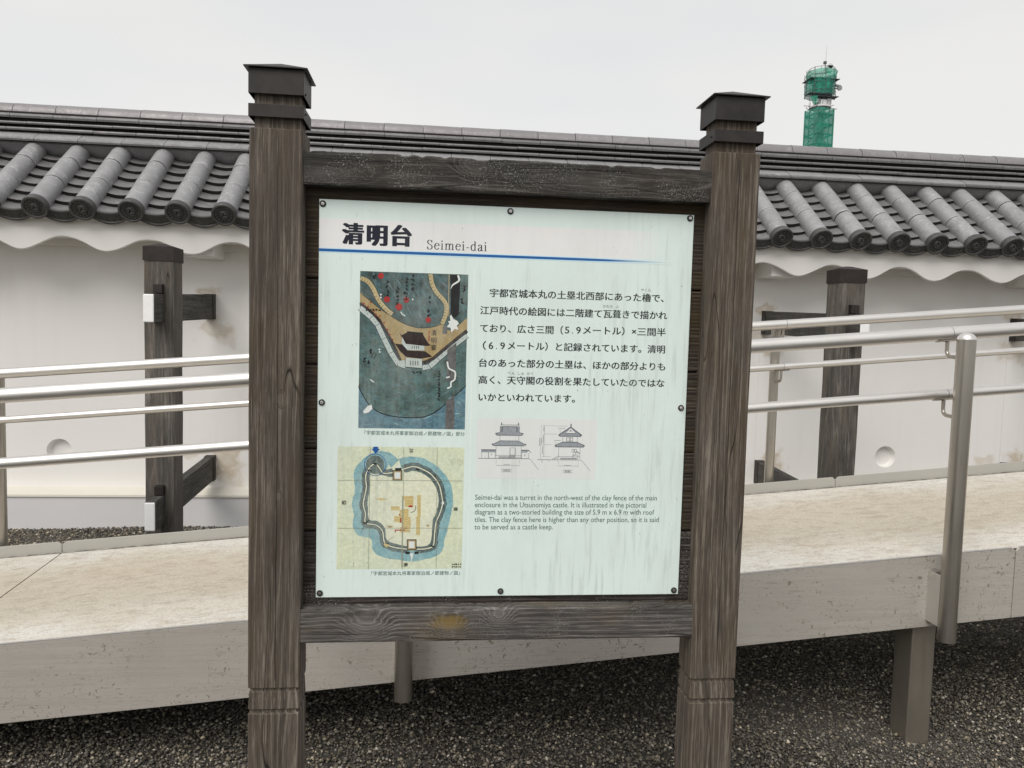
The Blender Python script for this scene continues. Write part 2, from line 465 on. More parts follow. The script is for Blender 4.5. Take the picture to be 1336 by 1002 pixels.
# ------------------------------------------------------------------ mesh helpers
class MB:
    def __init__(s):
        s.v = []
        s.f = []
        s.mi = []
        s.sm = []

    def add(s, vs, fs, mi=0, smooth=False):
        o = len(s.v)
        s.v += [tuple(v) for v in vs]
        for f in fs:
            s.f.append(tuple(o + i for i in f))
            s.mi.append(mi)
            s.sm.append(smooth)
        return s

    def box(s, lo, hi, mi=0, taper=None):
        x0, y0, z0 = lo
        x1, y1, z1 = hi
        vs = [(x0, y0, z0), (x1, y0, z0), (x1, y1, z0), (x0, y1, z0), (x0, y0, z1), (x1, y0, z1), (x1, y1, z1), (x0, y1, z1)]
        return s.add(vs, [(3, 2, 1, 0), (4, 5, 6, 7), (0, 1, 5, 4), (1, 2, 6, 5), (2, 3, 7, 6), (3, 0, 4, 7)], mi)

    def tube(s, pts, rad, seg=20, mi=0, caps=True, smooth=True):
        pts = [Vector(p) for p in pts]
        if isinstance(rad, (int, float)):
            rad = [rad] * len(pts)
        rings = []
        ref = None
        for i, p in enumerate(pts):
            if i == 0:
                d = pts[1] - pts[0]
            elif i == len(pts) - 1:
                d = pts[-1] - pts[-2]
            else:
                d = (pts[i + 1] - pts[i]).normalized() + (pts[i] - pts[i - 1]).normalized()
            d.normalize()
            if ref is None:
                ref = Vector((0, 0, 1)) if abs(d.z) < 0.9 else Vector((1, 0, 0))
            a = (ref - d * ref.dot(d)).normalized()
            ref = a
            b = d.cross(a)
            rings.append([p + (a * math.cos(2 * math.pi * j / seg) + b * math.sin(2 * math.pi * j / seg)) * rad[i] for j in range(seg)])
        vs = [v for r in rings for v in r]
        fs = []
        for i in range(len(pts) - 1):
            for j in range(seg):
                j2 = (j + 1) % seg
                fs.append((i * seg + j, i * seg + j2, (i + 1) * seg + j2, (i + 1) * seg + j))
        s.add(vs, fs, mi, smooth)
        if caps:
            n = len(pts) - 1
            s.add(rings[0], [tuple(reversed(range(seg)))], mi)
            s.add(rings[n], [tuple(range(seg))], mi)
        return s

    def prism_x(s, prof, x0, x1, mi=0, mis=None):
        """extrude a closed (y, z) profile along x"""
        n = len(prof)
        vs = [(x0, y, z) for y, z in prof] + [(x1, y, z) for y, z in prof]
        for i in range(n):
            j = (i + 1) % n
            s.add([vs[i], vs[j], vs[n + j], vs[n + i]], [(0, 1, 2, 3)], mis[i] if mis else mi)
        s.add(vs[:n], [tuple(range(n))], mi)
        s.add(vs[n:], [tuple(reversed(range(n)))], mi)
        return s

    def rings(s, levels, mi=0, ch=0.004, smooth=False):
        """stack of chamfered rectangles: (cx, cy, z, hx, hy)"""
        vs = []
        for (cx, cy_, z, hx, hy) in levels:
            c = min(ch, hx * 0.4, hy * 0.4)
            vs += [(cx - hx + c, cy_ - hy, z), (cx + hx - c, cy_ - hy, z), (cx + hx, cy_ - hy + c, z), (cx + hx, cy_ + hy - c, z),
                   (cx + hx - c, cy_ + hy, z), (cx - hx + c, cy_ + hy, z), (cx - hx, cy_ + hy - c, z), (cx - hx, cy_ - hy + c, z)]
        fs = []
        for i in range(len(levels) - 1):
            for j in range(8):
                k = (j + 1) % 8
                fs.append((i * 8 + j, i * 8 + k, i * 8 + 8 + k, i * 8 + 8 + j))
        fs.append(tuple(reversed(range(8))))
        n = (len(levels) - 1) * 8
        fs.append(tuple(range(n, n + 8)))
        return s.add(vs, fs, mi, smooth)

    def mesh(s, name, mats):
        me = bpy.data.meshes.new(name)
        me.from_pydata(s.v, [], s.f)
        for m in (mats if isinstance(mats, (list, tuple)) else [mats]):
            me.materials.append(m)
        me.polygons.foreach_set('material_index', s.mi)
        me.polygons.foreach_set('use_smooth', s.sm)
        me.update()
        return me

    def obj(s, name, mats, parent=None, bevel=0.0, label=None, loc=None):
        o = link(name, s.mesh(name, mats), parent, loc)
        if label:
            o['label'] = label
        if bevel:
            weld(o.data)
            b = o.modifiers.new('bevel', 'BEVEL')
            b.width = bevel
            b.segments = 2
            b.limit_method = 'ANGLE'
            b.angle_limit = R(40)
        return o


def weld(me):
    import bmesh
    bm = bmesh.new()
    bm.from_mesh(me)
    bmesh.ops.remove_doubles(bm, verts=bm.verts, dist=1e-5)
    bmesh.ops.recalc_face_normals(bm, faces=bm.faces)
    bm.to_mesh(me)
    bm.free()


def link(name, data, parent=None, loc=None):
    o = bpy.data.objects.new(name, data)
    COL.objects.link(o)
    if loc:
        o.location = loc
    if parent:
        o.parent = parent
        q = parent
        off = Vector((0, 0, 0))
        while q:
            off += q.location
            q = q.parent
        if not loc:
            o.location = -off        # meshes are written in world coordinates
    return o


def thing(name, label, cat, loc=(0, 0, 0), group=None):
    o = bpy.data.objects.new(name, None)
    COL.objects.link(o)
    o.location = loc
    o.empty_display_size = 0.1
    o['label'] = label
    o['category'] = cat
    if group:
        o['group'] = group
    return o


# ------------------------------------------------------------------ ground
g = MB()
g.add([(-1500, -1500, -0.012), (1500, -1500, -0.012), (1500, 1500, -0.012), (-1500, 1500, -0.012)], [(0, 1, 2, 3)])
kg = NT('fine_grey_grit')
gn = kg.noise(kg.coord(rand=False), 140, 4, 0.8)
kg.base(kg.ramp(gn, [(0.3, (0.035, 0.032, 0.028)), (0.5, (0.11, 0.10, 0.088)), (0.72, (0.28, 0.26, 0.23))]))
kg.rough(0.95).bump(gn, 1.0, 0.01)
o = g.obj('ground', kg.m)
o['kind'] = 'structure'


def gravel(name, x0, x1, y0, y1, step, size, label, maxh=0.0):
    nx = int((x1 - x0) / step)
    ny = int((y1 - y0) / step)
    X, Yv = np.meshgrid(np.arange(nx), np.arange(ny))
    n = nx * ny
    px = x0 + (X.ravel() + rng.uniform(-.6, .6, n)) * step
    py = y0 + (Yv.ravel() + rng.uniform(-.6, .6, n)) * step
    # gentle unevenness of the bed
    hz = 0.006 * np.sin(px * 3.1 + 1.3 * np.sin(py * 2.3)) + 0.005 * np.sin(py * 5.2 + px * 1.7)
    pz = hz + rng.uniform(-0.006, 0.004, n)
    r = size * rng.lognormal(0, 0.42, n)
    r = np.clip(r, size * 0.45, size * 2.1)
    base = np.array([[1, 0, 0], [0, 1, 0], [-1, 0, 0], [0, -1, 0], [0, 0, 1], [0, 0, -1]], float)
    P = np.repeat(base[None], n, 0) * rng.uniform(0.55, 1.15, (n, 6, 1))
    P += rng.uniform(-.25, .25, (n, 6, 3))
    P[:, :, 2] *= 0.72
    ang = rng.uniform(0, 2 * np.pi, n)
    ca, sa = np.cos(ang), np.sin(ang)
    Q = P.copy()
    Q[:, :, 0] = P[:, :, 0] * ca[:, None] - P[:, :, 1] * sa[:, None]
    Q[:, :, 1] = P[:, :, 0] * sa[:, None] + P[:, :, 1] * ca[:, None]
    Q *= r[:, None, None]
    Q[:, :, 0] += px[:, None]
    Q[:, :, 1] += py[:, None]
    Q[:, :, 2] += pz[:, None]
    tri = np.array([[0, 1, 4], [1, 2, 4], [2, 3, 4], [3, 0, 4], [1, 0, 5], [2, 1, 5], [3, 2, 5], [0, 3, 5]])
    F = (tri[None] + (np.arange(n) * 6)[:, None, None]).reshape(-1, 3)
    me = bpy.data.meshes.new(name)
    me.vertices.add(n * 6)
    me.vertices.foreach_set('co', Q.ravel())
    me.loops.add(len(F) * 3)
    me.loops.foreach_set('vertex_index', F.ravel())
    me.polygons.add(len(F))
    me.polygons.foreach_set('loop_start', np.arange(len(F)) * 3)
    me.polygons.foreach_set('loop_total', np.full(len(F), 3))
    me.update(calc_edges=True)
    lum = rng.choice([0.065, 0.105, 0.15, 0.22, 0.34, 0.56], n, p=[.20, .25, .25, .18, .085, .035]) * rng.uniform(.8, 1.2, n)
    warm = rng.uniform(0.0, 1.0, n)
    colr = np.stack([lum * (1.12 + .12 * warm), lum * (1.04 + .02 * warm), lum * (0.93 - .18 * warm), np.ones(n)], 1)
    at = me.color_attributes.new('stone', 'FLOAT_COLOR', 'POINT')
    at.data.foreach_set('color', np.repeat(colr, 6, 0).ravel())
    me.materials.append(MAT['gravel'])
    ob = link(name, me)
    ob['kind'] = 'stuff'
    ob['label'] = label
    ob['category'] = 'gravel'
    return ob


kk = NT('crushed_stone')
ca_ = kk.n('ShaderNodeVertexColor', layer_name='stone')
kk.base(kk.mix(0.35, ca_.outputs[0], kk.mix(1.0, ca_.outputs[0], kk.ramp(kk.noise(kk.coord(rand=False), 400, 2), [(0.3, 0.4), (0.7, 1.0)]), 'MULTIPLY')))
kk.rough(0.75)
kk.p.inputs['Specular IOR Level'].default_value = 0.35
MAT['gravel'] = kk.m
gravel('gravel', -2.6, 3.3, 1.35, 4.15, 0.0102, 0.0058, 'fine dark grey crushed gravel in front of and under the raised ramp')
gravel('gravel', 3.3, 7.5, 0.7, 4.15, 0.019, 0.0105, 'coarser grey gravel to the right of the information board')
gravel('gravel', -5.5, -2.6, 0.7, 4.15, 0.019, 0.0105, 'coarser grey gravel to the left of the information board')
gravel('gravel', -2.6, 3.3, 0.7, 1.35, 0.014, 0.008, 'grey gravel in front of the information board')
gravel('gravel', -4.6, 0.6, 4.15, 5.72, 0.0135, 0.0078, 'dark grey gravel strip between the ramp kerb and the white wall')
gravel('gravel', 0.6, 6.4, 4.15, 5.72, 0.028, 0.015, 'dark grey gravel behind the high end of the ramp by the wall')

# ------------------------------------------------------------------ plaster wall with tiled roof
X0, X1 = -4.7, 6.7
WF, WB = 5.85, 6.45
wall = thing('castle_wall', 'white plastered castle wall with small grey tiled roof behind the ramp', 'wall', (1.0, 6.15, 0))

HOLES = [(-2.69, 0.533), (3.694, 0.548)]
mb = MB()
outer = [(X0, 0.262), (X1, 0.262), (X1, 2.30), (X0, 2.30)]
polys = [[Vector((x, z, 0)) for x, z in outer]]
NS = 48
for hx, hz in HOLES:
    polys.append([Vector((hx + 0.088 * math.cos(2 * math.pi * i / NS), hz + 0.088 * math.sin(2 * math.pi * i / NS), 0)) for i in range(NS)])
flat = [v for p in polys for v in p]
tris = tessellate_polygon(polys)
fs = []
for t in tris:
    a, b, c = [flat[i] for i in t]
    cr = (b.x - a.x) * (c.y - a.y) - (b.y - a.y) * (c.x - a.x)
    fs.append(t if cr > 0 else (t[0], t[2], t[1]))
mb.add([(v.x, WF, v.y) for v in flat], fs)
mb.add([(X0, WF, .262), (X0, WB, .262), (X0, WB, 2.3), (X0, WF, 2.3)], [(3, 2, 1, 0)])
mb.add([(X1, WF, .262), (X1, WB, .262), (X1, WB, 2.3), (X1, WF, 2.3)], [(0, 1, 2, 3)])
mb.add([(X0, WB, .262), (X1, WB, .262), (X1, WB, 2.3), (X0, WB, 2.3)], [(3, 2, 1, 0)])
mb.add([(X0, WF, 2.3), (X1, WF, 2.3), (X1, WB, 2.3), (X0, WB, 2.3)], [(0, 1, 2, 3)])
mb.obj('plaster_body', MAT['plaster'], wall)
for hx, hz in HOLES:
    h = MB()
    n = NS
    prof = [(0.088, 0.0), (0.086, 0.004), (0.074, 0.045), (0.0745, 0.046)]
    vs = []
    for r, d in prof:
        vs += [(hx + r * math.cos(2 * math.pi * i / n), WF + d, hz + r * math.sin(2 * math.pi * i / n)) for i in range(n)]
    fs = []
    for k in range(len(prof) - 1):
        for i in range(n):
            j = (i + 1) % n
            fs.append((k * n + i, (k + 1) * n + i, (k + 1) * n + j, k * n + j))
    fs.append(tuple(range(3 * n, 4 * n)))
    h.add(vs, fs)
    h.obj('loophole', MAT['plaster'], wall)

mb = MB()
mb.prism_x([(5.70, -0.05), (WB + .02, -0.05), (WB + .02, 0.262), (5.70 + .004, 0.226)], X0, X1)
mb.obj('plinth', MAT['plinth'], wall)
mb = MB()
mb.prism_x([(5.694, 0.226), (5.72, 0.224), (5.90, 0.255), (5.90, 0.272), (5.848, 0.270), (5.696, 0.241)], X0, X1)
mb.obj('plinth_ledge', MAT['ledge'], wall)

# wavy plastered eave board
PER = 0.5435
NX = 520
prof = []
for i in range(NX + 1):
    x = X0 + (X1 - X0) * i / NX
    ph = math.cos(2 * math.pi * (x + 2.474) / PER)
    prof.append((x + 0.004 * math.sin(x * 2.9), 1.998 + (0.046 + 0.0025 * math.sin(x * 4.1)) * (ph + 0.10 * (1 - ph * ph)) + 0.0012 * math.sin(x * 37) + 0.0015 * math.sin(x * 13)))
mb = MB()
YF0, YF1 = 5.49, 5.505
vs = []
for x, z in prof:
    vs += [(x, YF0 + 0.006, z), (x, YF0, z + 0.006), (x, YF0 - 0.012, 2.20), (x, YF1, 2.20), (x, YF1, z)]
fs = []
for i in range(NX):
    a = i * 5
    for j in range(5):
        k = (j + 1) % 5
        fs.append((a + j, a + 5 + j, a + 5 + k, a + k))
mb.add(vs, [tuple(reversed(f)) for f in fs], 0, False)
mb.obj('wavy_eave_board', MAT['fascia'], wall)
# flat soffit and the plaster cornice behind the waves
mb = MB()
mb.box((X0, YF1, 2.062), (X1, 5.82, 2.20))
mb.obj('soffit', MAT['fascia'], wall)
mb = MB()
mb.box((X0, 5.815, 2.012), (X1, WF + 0.001, 2.10))
mb.obj('cornice', MAT['fascia'], wall, bevel=0.004)
for bx in (-1.62, 0.50, 2.62, 4.74):
    b = MB()
    b.box((bx - 0.10, YF1 + 0.05, 1.952), (bx + 0.10, WF + 0.001, 2.064))
    b.obj('eave_bracket', MAT['fascia'], wall, bevel=0.006)

# roof frame: along the slope
D0 = Vector((0, 5.37, 2.216))
SD = Vector((0, math.cos(R(37)), math.sin(R(37))))     # up the slope
SN = Vector((0, -math.sin(R(37)), math.cos(R(37))))    # out of the slope
PITCHX = 0.30
NCOL0, NCOL1 = -6, 30          # column n stands at x = -2.6 + 0.3 n


def sl(s, n_, x=0.0):
    p = D0 + SD * s + SN * n_
    return Vector((x, p.y, p.z))


# solid bed under the tiles
mb = MB()
mb.prism_x([tuple(sl(0.05, -0.115)[1:]), tuple(sl(0.05, -0.085)[1:]), tuple(sl(0.97, -0.085)[1:]), (6.32, 2.72), (6.95, 2.16), (6.90, 2.12), (6.45, 2.2), (5.60, 2.19)], X0, X1)
mb.obj('roof_bed', MAT['fascia'], wall)


# barrel tile (shared mesh)
def barrel(L, r0, r1):
    m = MB()
    seg = 22
    st = [(0.0, r0 - 0.003), (0.004, r0), (0.010, r0), (L - 0.012, r1), (L - 0.006, r1), (L - 0.002, r1 - 0.003)]
    vs = []
    for s_, r in st:
        for j in range(seg + 1):
            a = math.pi * (j / seg) * 1.24 - 0.12 * math.pi
            p = SD * s_ + SN * (r * math.sin(a))
            vs.append((r * math.cos(a), p.y, p.z))
    fs = []
    w = seg + 1
    for i in range(len(st) - 1):
        for j in range(seg):
            fs.append((i * w + j + 1, i * w + j, (i + 1) * w + j, (i + 1) * w + j + 1))
    m.add(vs, fs, 0, True)
    m.add(vs[:w], [tuple(range(w))], 1)
    m.add(vs[-w:], [tuple(reversed(range(w)))], 1)
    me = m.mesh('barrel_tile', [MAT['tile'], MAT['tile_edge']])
    weld(me)
    return me


barrel_me = [barrel(0.288, 0.0715, 0.0700), barrel(0.288, 0.0705, 0.068), barrel(0.33, 0.069, 0.065)]


def disc_mesh():
    """round eave end: rim, ring of beads and a three-comma swirl in relief"""
    m = MB()
    n = 40

    def P(r, a, h):
        # face looks down the slope; h = proud of the recessed field
        q = -SD * h + SN * (r * math.sin(a))
        return (r * math.cos(a), q.y, q.z)
    prof = [(0.072, -0.045), (0.0785, -0.035), (0.081, 0.006), (0.0795, 0.011), (0.0665, 0.011), (0.0645, 0.007), (0.064, 0.0)]
    vs = []
    for r, h in prof:
        vs += [P(r, 2 * math.pi * i / n, h) for i in range(n)]
    fs = []
    for k in range(len(prof) - 1):
        for i in range(n):
            j = (i + 1) % n
            fs.append((k * n + i, k * n + j, (k + 1) * n + j, (k + 1) * n + i))
    m.add(vs, fs, 0, True)
    m.add([P(0.064, 2 * math.pi * i / n, 0) for i in range(n)], [tuple(range(n))], 0)
    m.add([P(0.072, 2 * math.pi * i / n, -0.045) for i in range(n)], [tuple(reversed(range(n)))], 0)
    # thin inner ring
    vs = []
    for r, h in ((0.0425, 0.0), (0.041, 0.005), (0.0385, 0.005), (0.037, 0.0)):
        vs += [P(r, 2 * math.pi * i / n, h) for i in range(n)]
    fs = []
    for k in range(3):
        for i in range(n):
            j = (i + 1) % n
            fs.append((k * n + i, k * n + j, (k + 1) * n + j, (k + 1) * n + i))
    m.add(vs, fs, 0)
    # beads
    for b in range(16):
        a0 = 2 * math.pi * b / 16
        c = P(0.0525, a0, 0)
        ring = []
        for rr, hh in ((0.006, 0.0), (0.004, 0.0065)):
            for i in range(7):
                t = 2 * math.pi * i / 7
                q = -SD * hh + SN * (rr * math.sin(t))
                ring.append((c[0] + rr * math.cos(t), c[1] + q.y, c[2] + q.z))
        fs = [(i, (i + 1) % 7, 7 + (i + 1) % 7, 7 + i) for i in range(7)] + [tuple(range(7, 14))]
        m.add(ring, fs, 0, True)
    # three commas
    for k in range(3):
        a0 = 2 * math.pi * k / 3 + 0.5
        path = []
        for i in range(15):
            t = i / 14
            a = a0 + t * 3.0
            r = 0.0135 + 0.0205 * t
            w = 0.0088 * (1 - t) ** 0.8 + 0.0008
            path.append((r, a, w))
        vs = []
        for r, a, w in path:
            vs += [P(r - w, a, 0.0), P(r - w * .5, a, 0.010), P(r + w * .5, a, 0.010), P(r + w, a, 0.0)]
        fs = []
        for i in range(14):
            for j in range(3):
                fs.append((i * 4 + j, i * 4 + j + 1, i * 4 + 5 + j, i * 4 + 4 + j))
        fs.append((3, 2, 1, 0))
        m.add(vs, fs, 0, True)
        c = (path[0][0], a0, 0)
        cc = P(*c)
        ring = []
        for rr, hh in ((0.0095, 0.0), (0.0055, 0.011)):
            for i in range(12):
                t = 2 * math.pi * i / 12
                q = -SD * hh + SN * (rr * math.sin(t))
                ring.append((cc[0] + rr * math.cos(t), cc[1] + q.y, cc[2] + q.z))
        fs = [(i, (i + 1) % 12, 12 + (i + 1) % 12, 12 + i) for i in range(12)] + [tuple(range(12, 24))]
        m.add(ring, fs, 0, True)
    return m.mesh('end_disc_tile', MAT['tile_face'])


disc_me = disc_mesh()


def pan_mesh(eave=False):
    m = MB()
    n = 12
    HW = 0.138
    L = 0.20
    T = 0.034

    def sag(u):
        return -0.068 + 0.044 * (u * u)

    def P(u, s_, h):
        q = SD * s_ + SN * (sag(u) + h)
        return (u * HW, q.y, q.z)
    us = [-1 + 2 * i / n for i in range(n + 1)]
    top = [P(u, 0.0, 0.0 + T) for u in us] + [P(u, L, -0.040 + T) for u in us]
    w = n + 1
    m.add(top, [(i, i + 1, w + i + 1, w + i) for i in range(n)], 0, True)
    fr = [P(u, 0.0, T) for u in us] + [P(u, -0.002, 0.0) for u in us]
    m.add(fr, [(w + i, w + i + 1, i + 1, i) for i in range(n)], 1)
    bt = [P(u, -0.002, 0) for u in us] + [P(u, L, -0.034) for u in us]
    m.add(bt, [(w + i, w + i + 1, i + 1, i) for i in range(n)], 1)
    if eave:
        # hanging lip, a crescent with a raised rim and scroll
        lip = 0.048

        def Q(u, v, h):
            hgt = (T + 0.002) - v * (lip * (1 - 0.35 * u * u) + T)
            q = -SD * (0.004 + h) + SN * (sag(u) + hgt)
            return (u * HW, q.y, q.z)
        vs = []
        rows = [(0.0, -0.012), (0.0, 0.006), (0.14, 0.006), (0.2, 0.0), (0.8, 0.0), (0.86, 0.006), (1.0, 0.006), (1.0, -0.012)]
        for v, h in rows:
            vs += [Q(u, v, h) for u in us]
        fs = []
        for k in range(len(rows) - 1):
            for i in range(n):
                fs.append((k * w + i, (k + 1) * w + i, (k + 1) * w + i + 1, k * w + i + 1))
        m.add(vs, fs, 2)
        for sgn in (-1, 1):
            for q0, q1 in ((0.10, 0.28), (0.38, 0.55), (0.62, 0.72)):
                pts = []
                for i in range(7):
                    t = i / 6
                    u = sgn * (q0 + (q1 - q0) * t)
                    pts.append(Q(u, 0.5 + 0.18 * math.sin(t * 5.2), 0.002))
                m.tube(pts, 0.0035, 5, 2, smooth=True)
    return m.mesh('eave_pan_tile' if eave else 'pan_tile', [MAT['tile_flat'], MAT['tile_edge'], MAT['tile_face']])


pan_me = pan_mesh()
eave_me = pan_mesh(True)


# filler tile between the barrels just under the ridge
def filler_mesh():
    m = MB()
    n = 10
    prof = [(0.02, -0.02), (0.0, 0.012), (-0.014, 0.03), (-0.018, 0.05), (-0.012, 0.068), (0.0, 0.08), (0.03, 0.09)]
    vs = []
    HW = 0.122
    for i in range(n + 1):
        u = -1 + 2 * i / n
        drop = -0.068 + 0.044 * u * u + 0.02
        for (s_, h) in prof:
            k = max(0.0, 1 - h / 0.09)
            q = SD * s_ + SN * (h + drop * k)
            vs.append((u * HW, q.y, q.z))
    w = len(prof)
    fs = []
    for i in range(n):
        for j in range(w - 1):
            fs.append((i * w + j, (i + 1) * w + j, (i + 1) * w + j + 1, i * w + j + 1))
    m.add(vs, fs, 0, True)
    return m.mesh('filler_tile', MAT['tile_ridge'])


filler_me = filler_mesh()

WL = wall.location.copy()


def inst(name, me, p, rot=None):
    o = bpy.data.objects.new(name, me)
    COL.objects.link(o)
    o.parent = wall
    o.location = Vector(p) - WL
    if rot:
        o.rotation_euler = rot
    return o


for n in range(NCOL0, NCOL1 + 1):
    x = -2.6 + PITCHX * n
    j = random.uniform(-0.004, 0.004)
    inst('end_disc_tile', disc_me, sl(0.0, 0.0, x + j), (0, 0, random.uniform(-0.03, 0.03)))
    for k in range(3):
        inst('barrel_tile', barrel_me[k], sl(0.036 + k * 0.289 + random.uniform(-.002, .002), random.uniform(-.0015, .0015), x + j + random.uniform(-.0015, .0015)),
             (0, 0, random.uniform(-0.008, 0.008)))
    if n == NCOL1:
        break
    xc = x + PITCHX / 2
    inst('eave_pan_tile', eave_me, sl(0.016, 0.004, xc), (0, random.uniform(-.006, .006), 0))
    for k in range(1, 7):
        inst('pan_tile', pan_me, sl(0.016 + k * 0.122 + random.uniform(-.003, .003), 0.004 + random.uniform(-.002, .002), xc),
             (random.uniform(-.01, .01), random.uniform(-.008, .008), random.uniform(-.006, .006)))
    inst('filler_tile', filler_me, sl(0.835, -0.012, xc))


# ridge courses
def noshi(prof, L=0.2965, mis=None):
    m = MB()
    m.prism_x(prof, 0, L, 0, mis)
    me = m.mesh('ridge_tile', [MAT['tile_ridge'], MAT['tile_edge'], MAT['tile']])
    weld(me)
    return me


YC = 6.20
courses = [  # front y, front-bottom z, edge height, back z of the top, x offset, material of top (0/2)
    (5.955, 2.765, 0.024, 2.885, 0.02, 2),
    (6.020, 2.852, 0.021, 2.898, 0.10, 0),
    (6.040, 2.902, 0.018, 2.945, -0.07, 0),
    (6.052, 2.948, 0.028, 3.010, 0.11, 2),
]
for (yf, zb, eh, zt, xo, top) in courses:
    prof = [(yf + 0.004, zb), (YC + 0.0, zb + 0.022), (YC + 0.0, zt), (yf + (YC - yf) * 0.62, zt - 0.008), (yf + 0.003, zb + eh), (yf, zb + eh * 0.5)]
    me = noshi(prof, mis=[1, 0, top, top, 0, 0])  # pale tops and black undersides carry light and gap shade as colour
    for side in (1, -1):
        x = X0 + xo
        while x < X1:
            o = bpy.data.objects.new('ridge_tile', me)
            COL.objects.link(o)
            o.parent = wall
            if side == 1:
                o.location = Vector((x, 0, random.uniform(-.0015, .0015))) - WL
            else:
                o.location = Vector((x + 0.2965, 2 * YC + 0.002, 0)) - WL
                o.rotation_euler = (0, 0, math.pi)
            x += 0.30
# mortar core coloured black for the shade between the courses
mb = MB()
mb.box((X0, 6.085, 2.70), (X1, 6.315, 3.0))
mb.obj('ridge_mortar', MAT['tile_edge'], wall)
# crown tiles
seg = 20
m = MB()
st = [(0.0, 0.0845), (0.0015, 0.086), (0.006, 0.086), (0.291, 0.0845), (0.296, 0.0845), (0.2975, 0.083)]
vs = []
for s_, r in st:
    for j in range(seg + 1):
        a = math.pi * (j / seg * 1.1 - 0.05)
        vs.append((s_, YC + r * 1.12 * math.cos(a), 2.998 + r * math.sin(a)))
w = seg + 1
fs = []
for i in range(5):
    for j in range(seg):
        fs.append((i * w + j, i * w + j + 1, (i + 1) * w + j + 1, (i + 1) * w + j))
m.add(vs, fs, 0, True)
m.add(vs[:w], [tuple(range(w))], 1)
m.add(vs[-w:], [tuple(reversed(range(w)))], 1)
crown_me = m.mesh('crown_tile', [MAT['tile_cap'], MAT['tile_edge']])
weld(crown_me)
x = -3.10 - 0.30 * 6
while x < X1:
    o = bpy.data.objects.new('crown_tile', crown_me)
    COL.objects.link(o)
    o.parent = wall
    o.location = Vector((x, 0, random.uniform(-.0015, .0015))) - WL
    x += 0.30
# rear slope, plain sheet of tiles in one
mb = MB()
mb.add([(X0, 6.24, 2.86), (X1, 6.24, 2.86), (X1, 7.03, 2.20), (X0, 7.03, 2.20), (X0, 7.03, 2.14), (X1, 7.03, 2.14)], [(0, 1, 2, 3), (3, 2, 5, 4)])
for i in range(NCOL0, NCOL1 + 1):
    x = -2.6 + 0.3 * i
    mb.tube([(x, 6.30, 2.85), (x, 7.04, 2.235)], 0.07, 10)
o = mb.obj('rear_roof_tiles', MAT['tile_flat'], wall)
o['kind'] = 'stuff'


# ------------------------------------------------------------------ timber brace posts along the wall
def rot_box(m, x0, x1, y0, z0a, z0b, y1, z1a, z1b, mi=0, front_mi=None):
    """beam running from y0 (front) to y1; z range a..b at each end"""
    vs = [(x0, y0, z0a), (x1, y0, z0a), (x1, y1, z1a), (x0, y1, z1a), (x0, y0, z0b), (x1, y0, z0b), (x1, y1, z1b), (x0, y1, z1b)]
    m.add(vs, [(3, 2, 1, 0), (4, 5, 6, 7), (1, 2, 6, 5), (2, 3, 7, 6), (3, 0, 4, 7)], mi)
    m.add(vs, [(0, 1, 5, 4)], front_mi if front_mi is not None else mi)


def brace(px, yf, yend, label, w=0.172, d=0.16, xoff=0.0, visible=True):
    t = thing('brace_post', label, 'timber post', (px, yf + d / 2, 0), 'timber brace posts standing along the wall')
    yc = yf + d / 2
    m = MB()
    lv = [(px, yc, z, w / 2 + 0.0015 * math.sin(z * 9), d / 2) for z in [0, .3, .6, .9, 1.2, 1.5, 1.8, 1.90]]
    m.rings(lv, 0, 0.006)
    m.obj('post', MAT['grey_wood'], t)
    m = MB()
    m.rings([(px, yc, 1.852, w / 2 + 0.005, d / 2 + 0.005), (px, yc, 1.936, w / 2 + 0.005, d / 2 + 0.005), (px, yc, 1.958, 0.02, 0.02)], 0, 0.002)
    m.obj('post_cap', MAT['cap_brown'], t)
    # nail heads on the cap
    for nx in (-0.05, 0.045):
        m = MB()
        m.tube([(px + nx, yf - 0.006, 1.872), (px + nx, yf - 0.009, 1.872)], 0.0035, 8)
        m.obj('nail', MAT['cap_metal'], t)
    bx0, bx1 = px - 0.03 + xoff, px + 0.03 + xoff
    for (zf0, zf1, zw0, zw1, nm) in ((1.486, 1.650, 1.522, 1.700, 'upper_beam'), (0.268, 0.440, 0.332, 0.510, 'lower_beam')):
        def zz(y, a, b):
            return a + (b - a) * (y - yend) / (WF - yend)
        m = MB()
        ys = yend + 0.006
        rot_box(m, bx0, bx1, ys, zz(ys, zf0, zw0), zz(ys, zf1, zw1), WF + 0.04, zz(WF + .04, zf0, zw0), zz(WF + .04, zf1, zw1))
        b = m.obj(nm, MAT['grey_wood_h'], t, bevel=0.003)
        m = MB()
        rot_box(m, bx0 + .0005, bx1 - .0005, yend - 0.006, zf0 + .002, zf1 - .002, ys - 0.0005, zf0 + .001, zf1 - .001)
        m.obj('painted_end', MAT['white_paint'], t, bevel=0.006)
        # dark sleeve where the beam enters the wall
        m = MB()
        rot_box(m, bx0 - .004, bx1 + .004, WF - 0.065, zz(WF - .065, zf0, zw0) - .003, zz(WF - .065, zf1, zw1) + .003, WF + 0.004, zw0 - .003, zw1 + .003)
        m.obj('wall_sleeve', MAT['sleeve_dark'], t)
        # wedge driven above the beam, in a mortice
        zt = zz(yf, zf1, zw1)
        m = MB()
        rot_box(m, px - 0.022 + xoff, px + 0.030 + xoff, yf - 0.038, zt + 0.003, zt + 0.056, yf + 0.05, zt + 0.003, zt + 0.062)
        m.obj('wedge', MAT['sleeve_dark'], t, bevel=0.002)
    # sleeves: a thin crack running down the front face
    m = MB()
    m.box((px + 0.022, yf - 0.0008, 0.1), (px + 0.0235, yf + 0.002, 1.845))
    m.obj('drying_crack', MAT['sleeve_dark'], t)
    return t


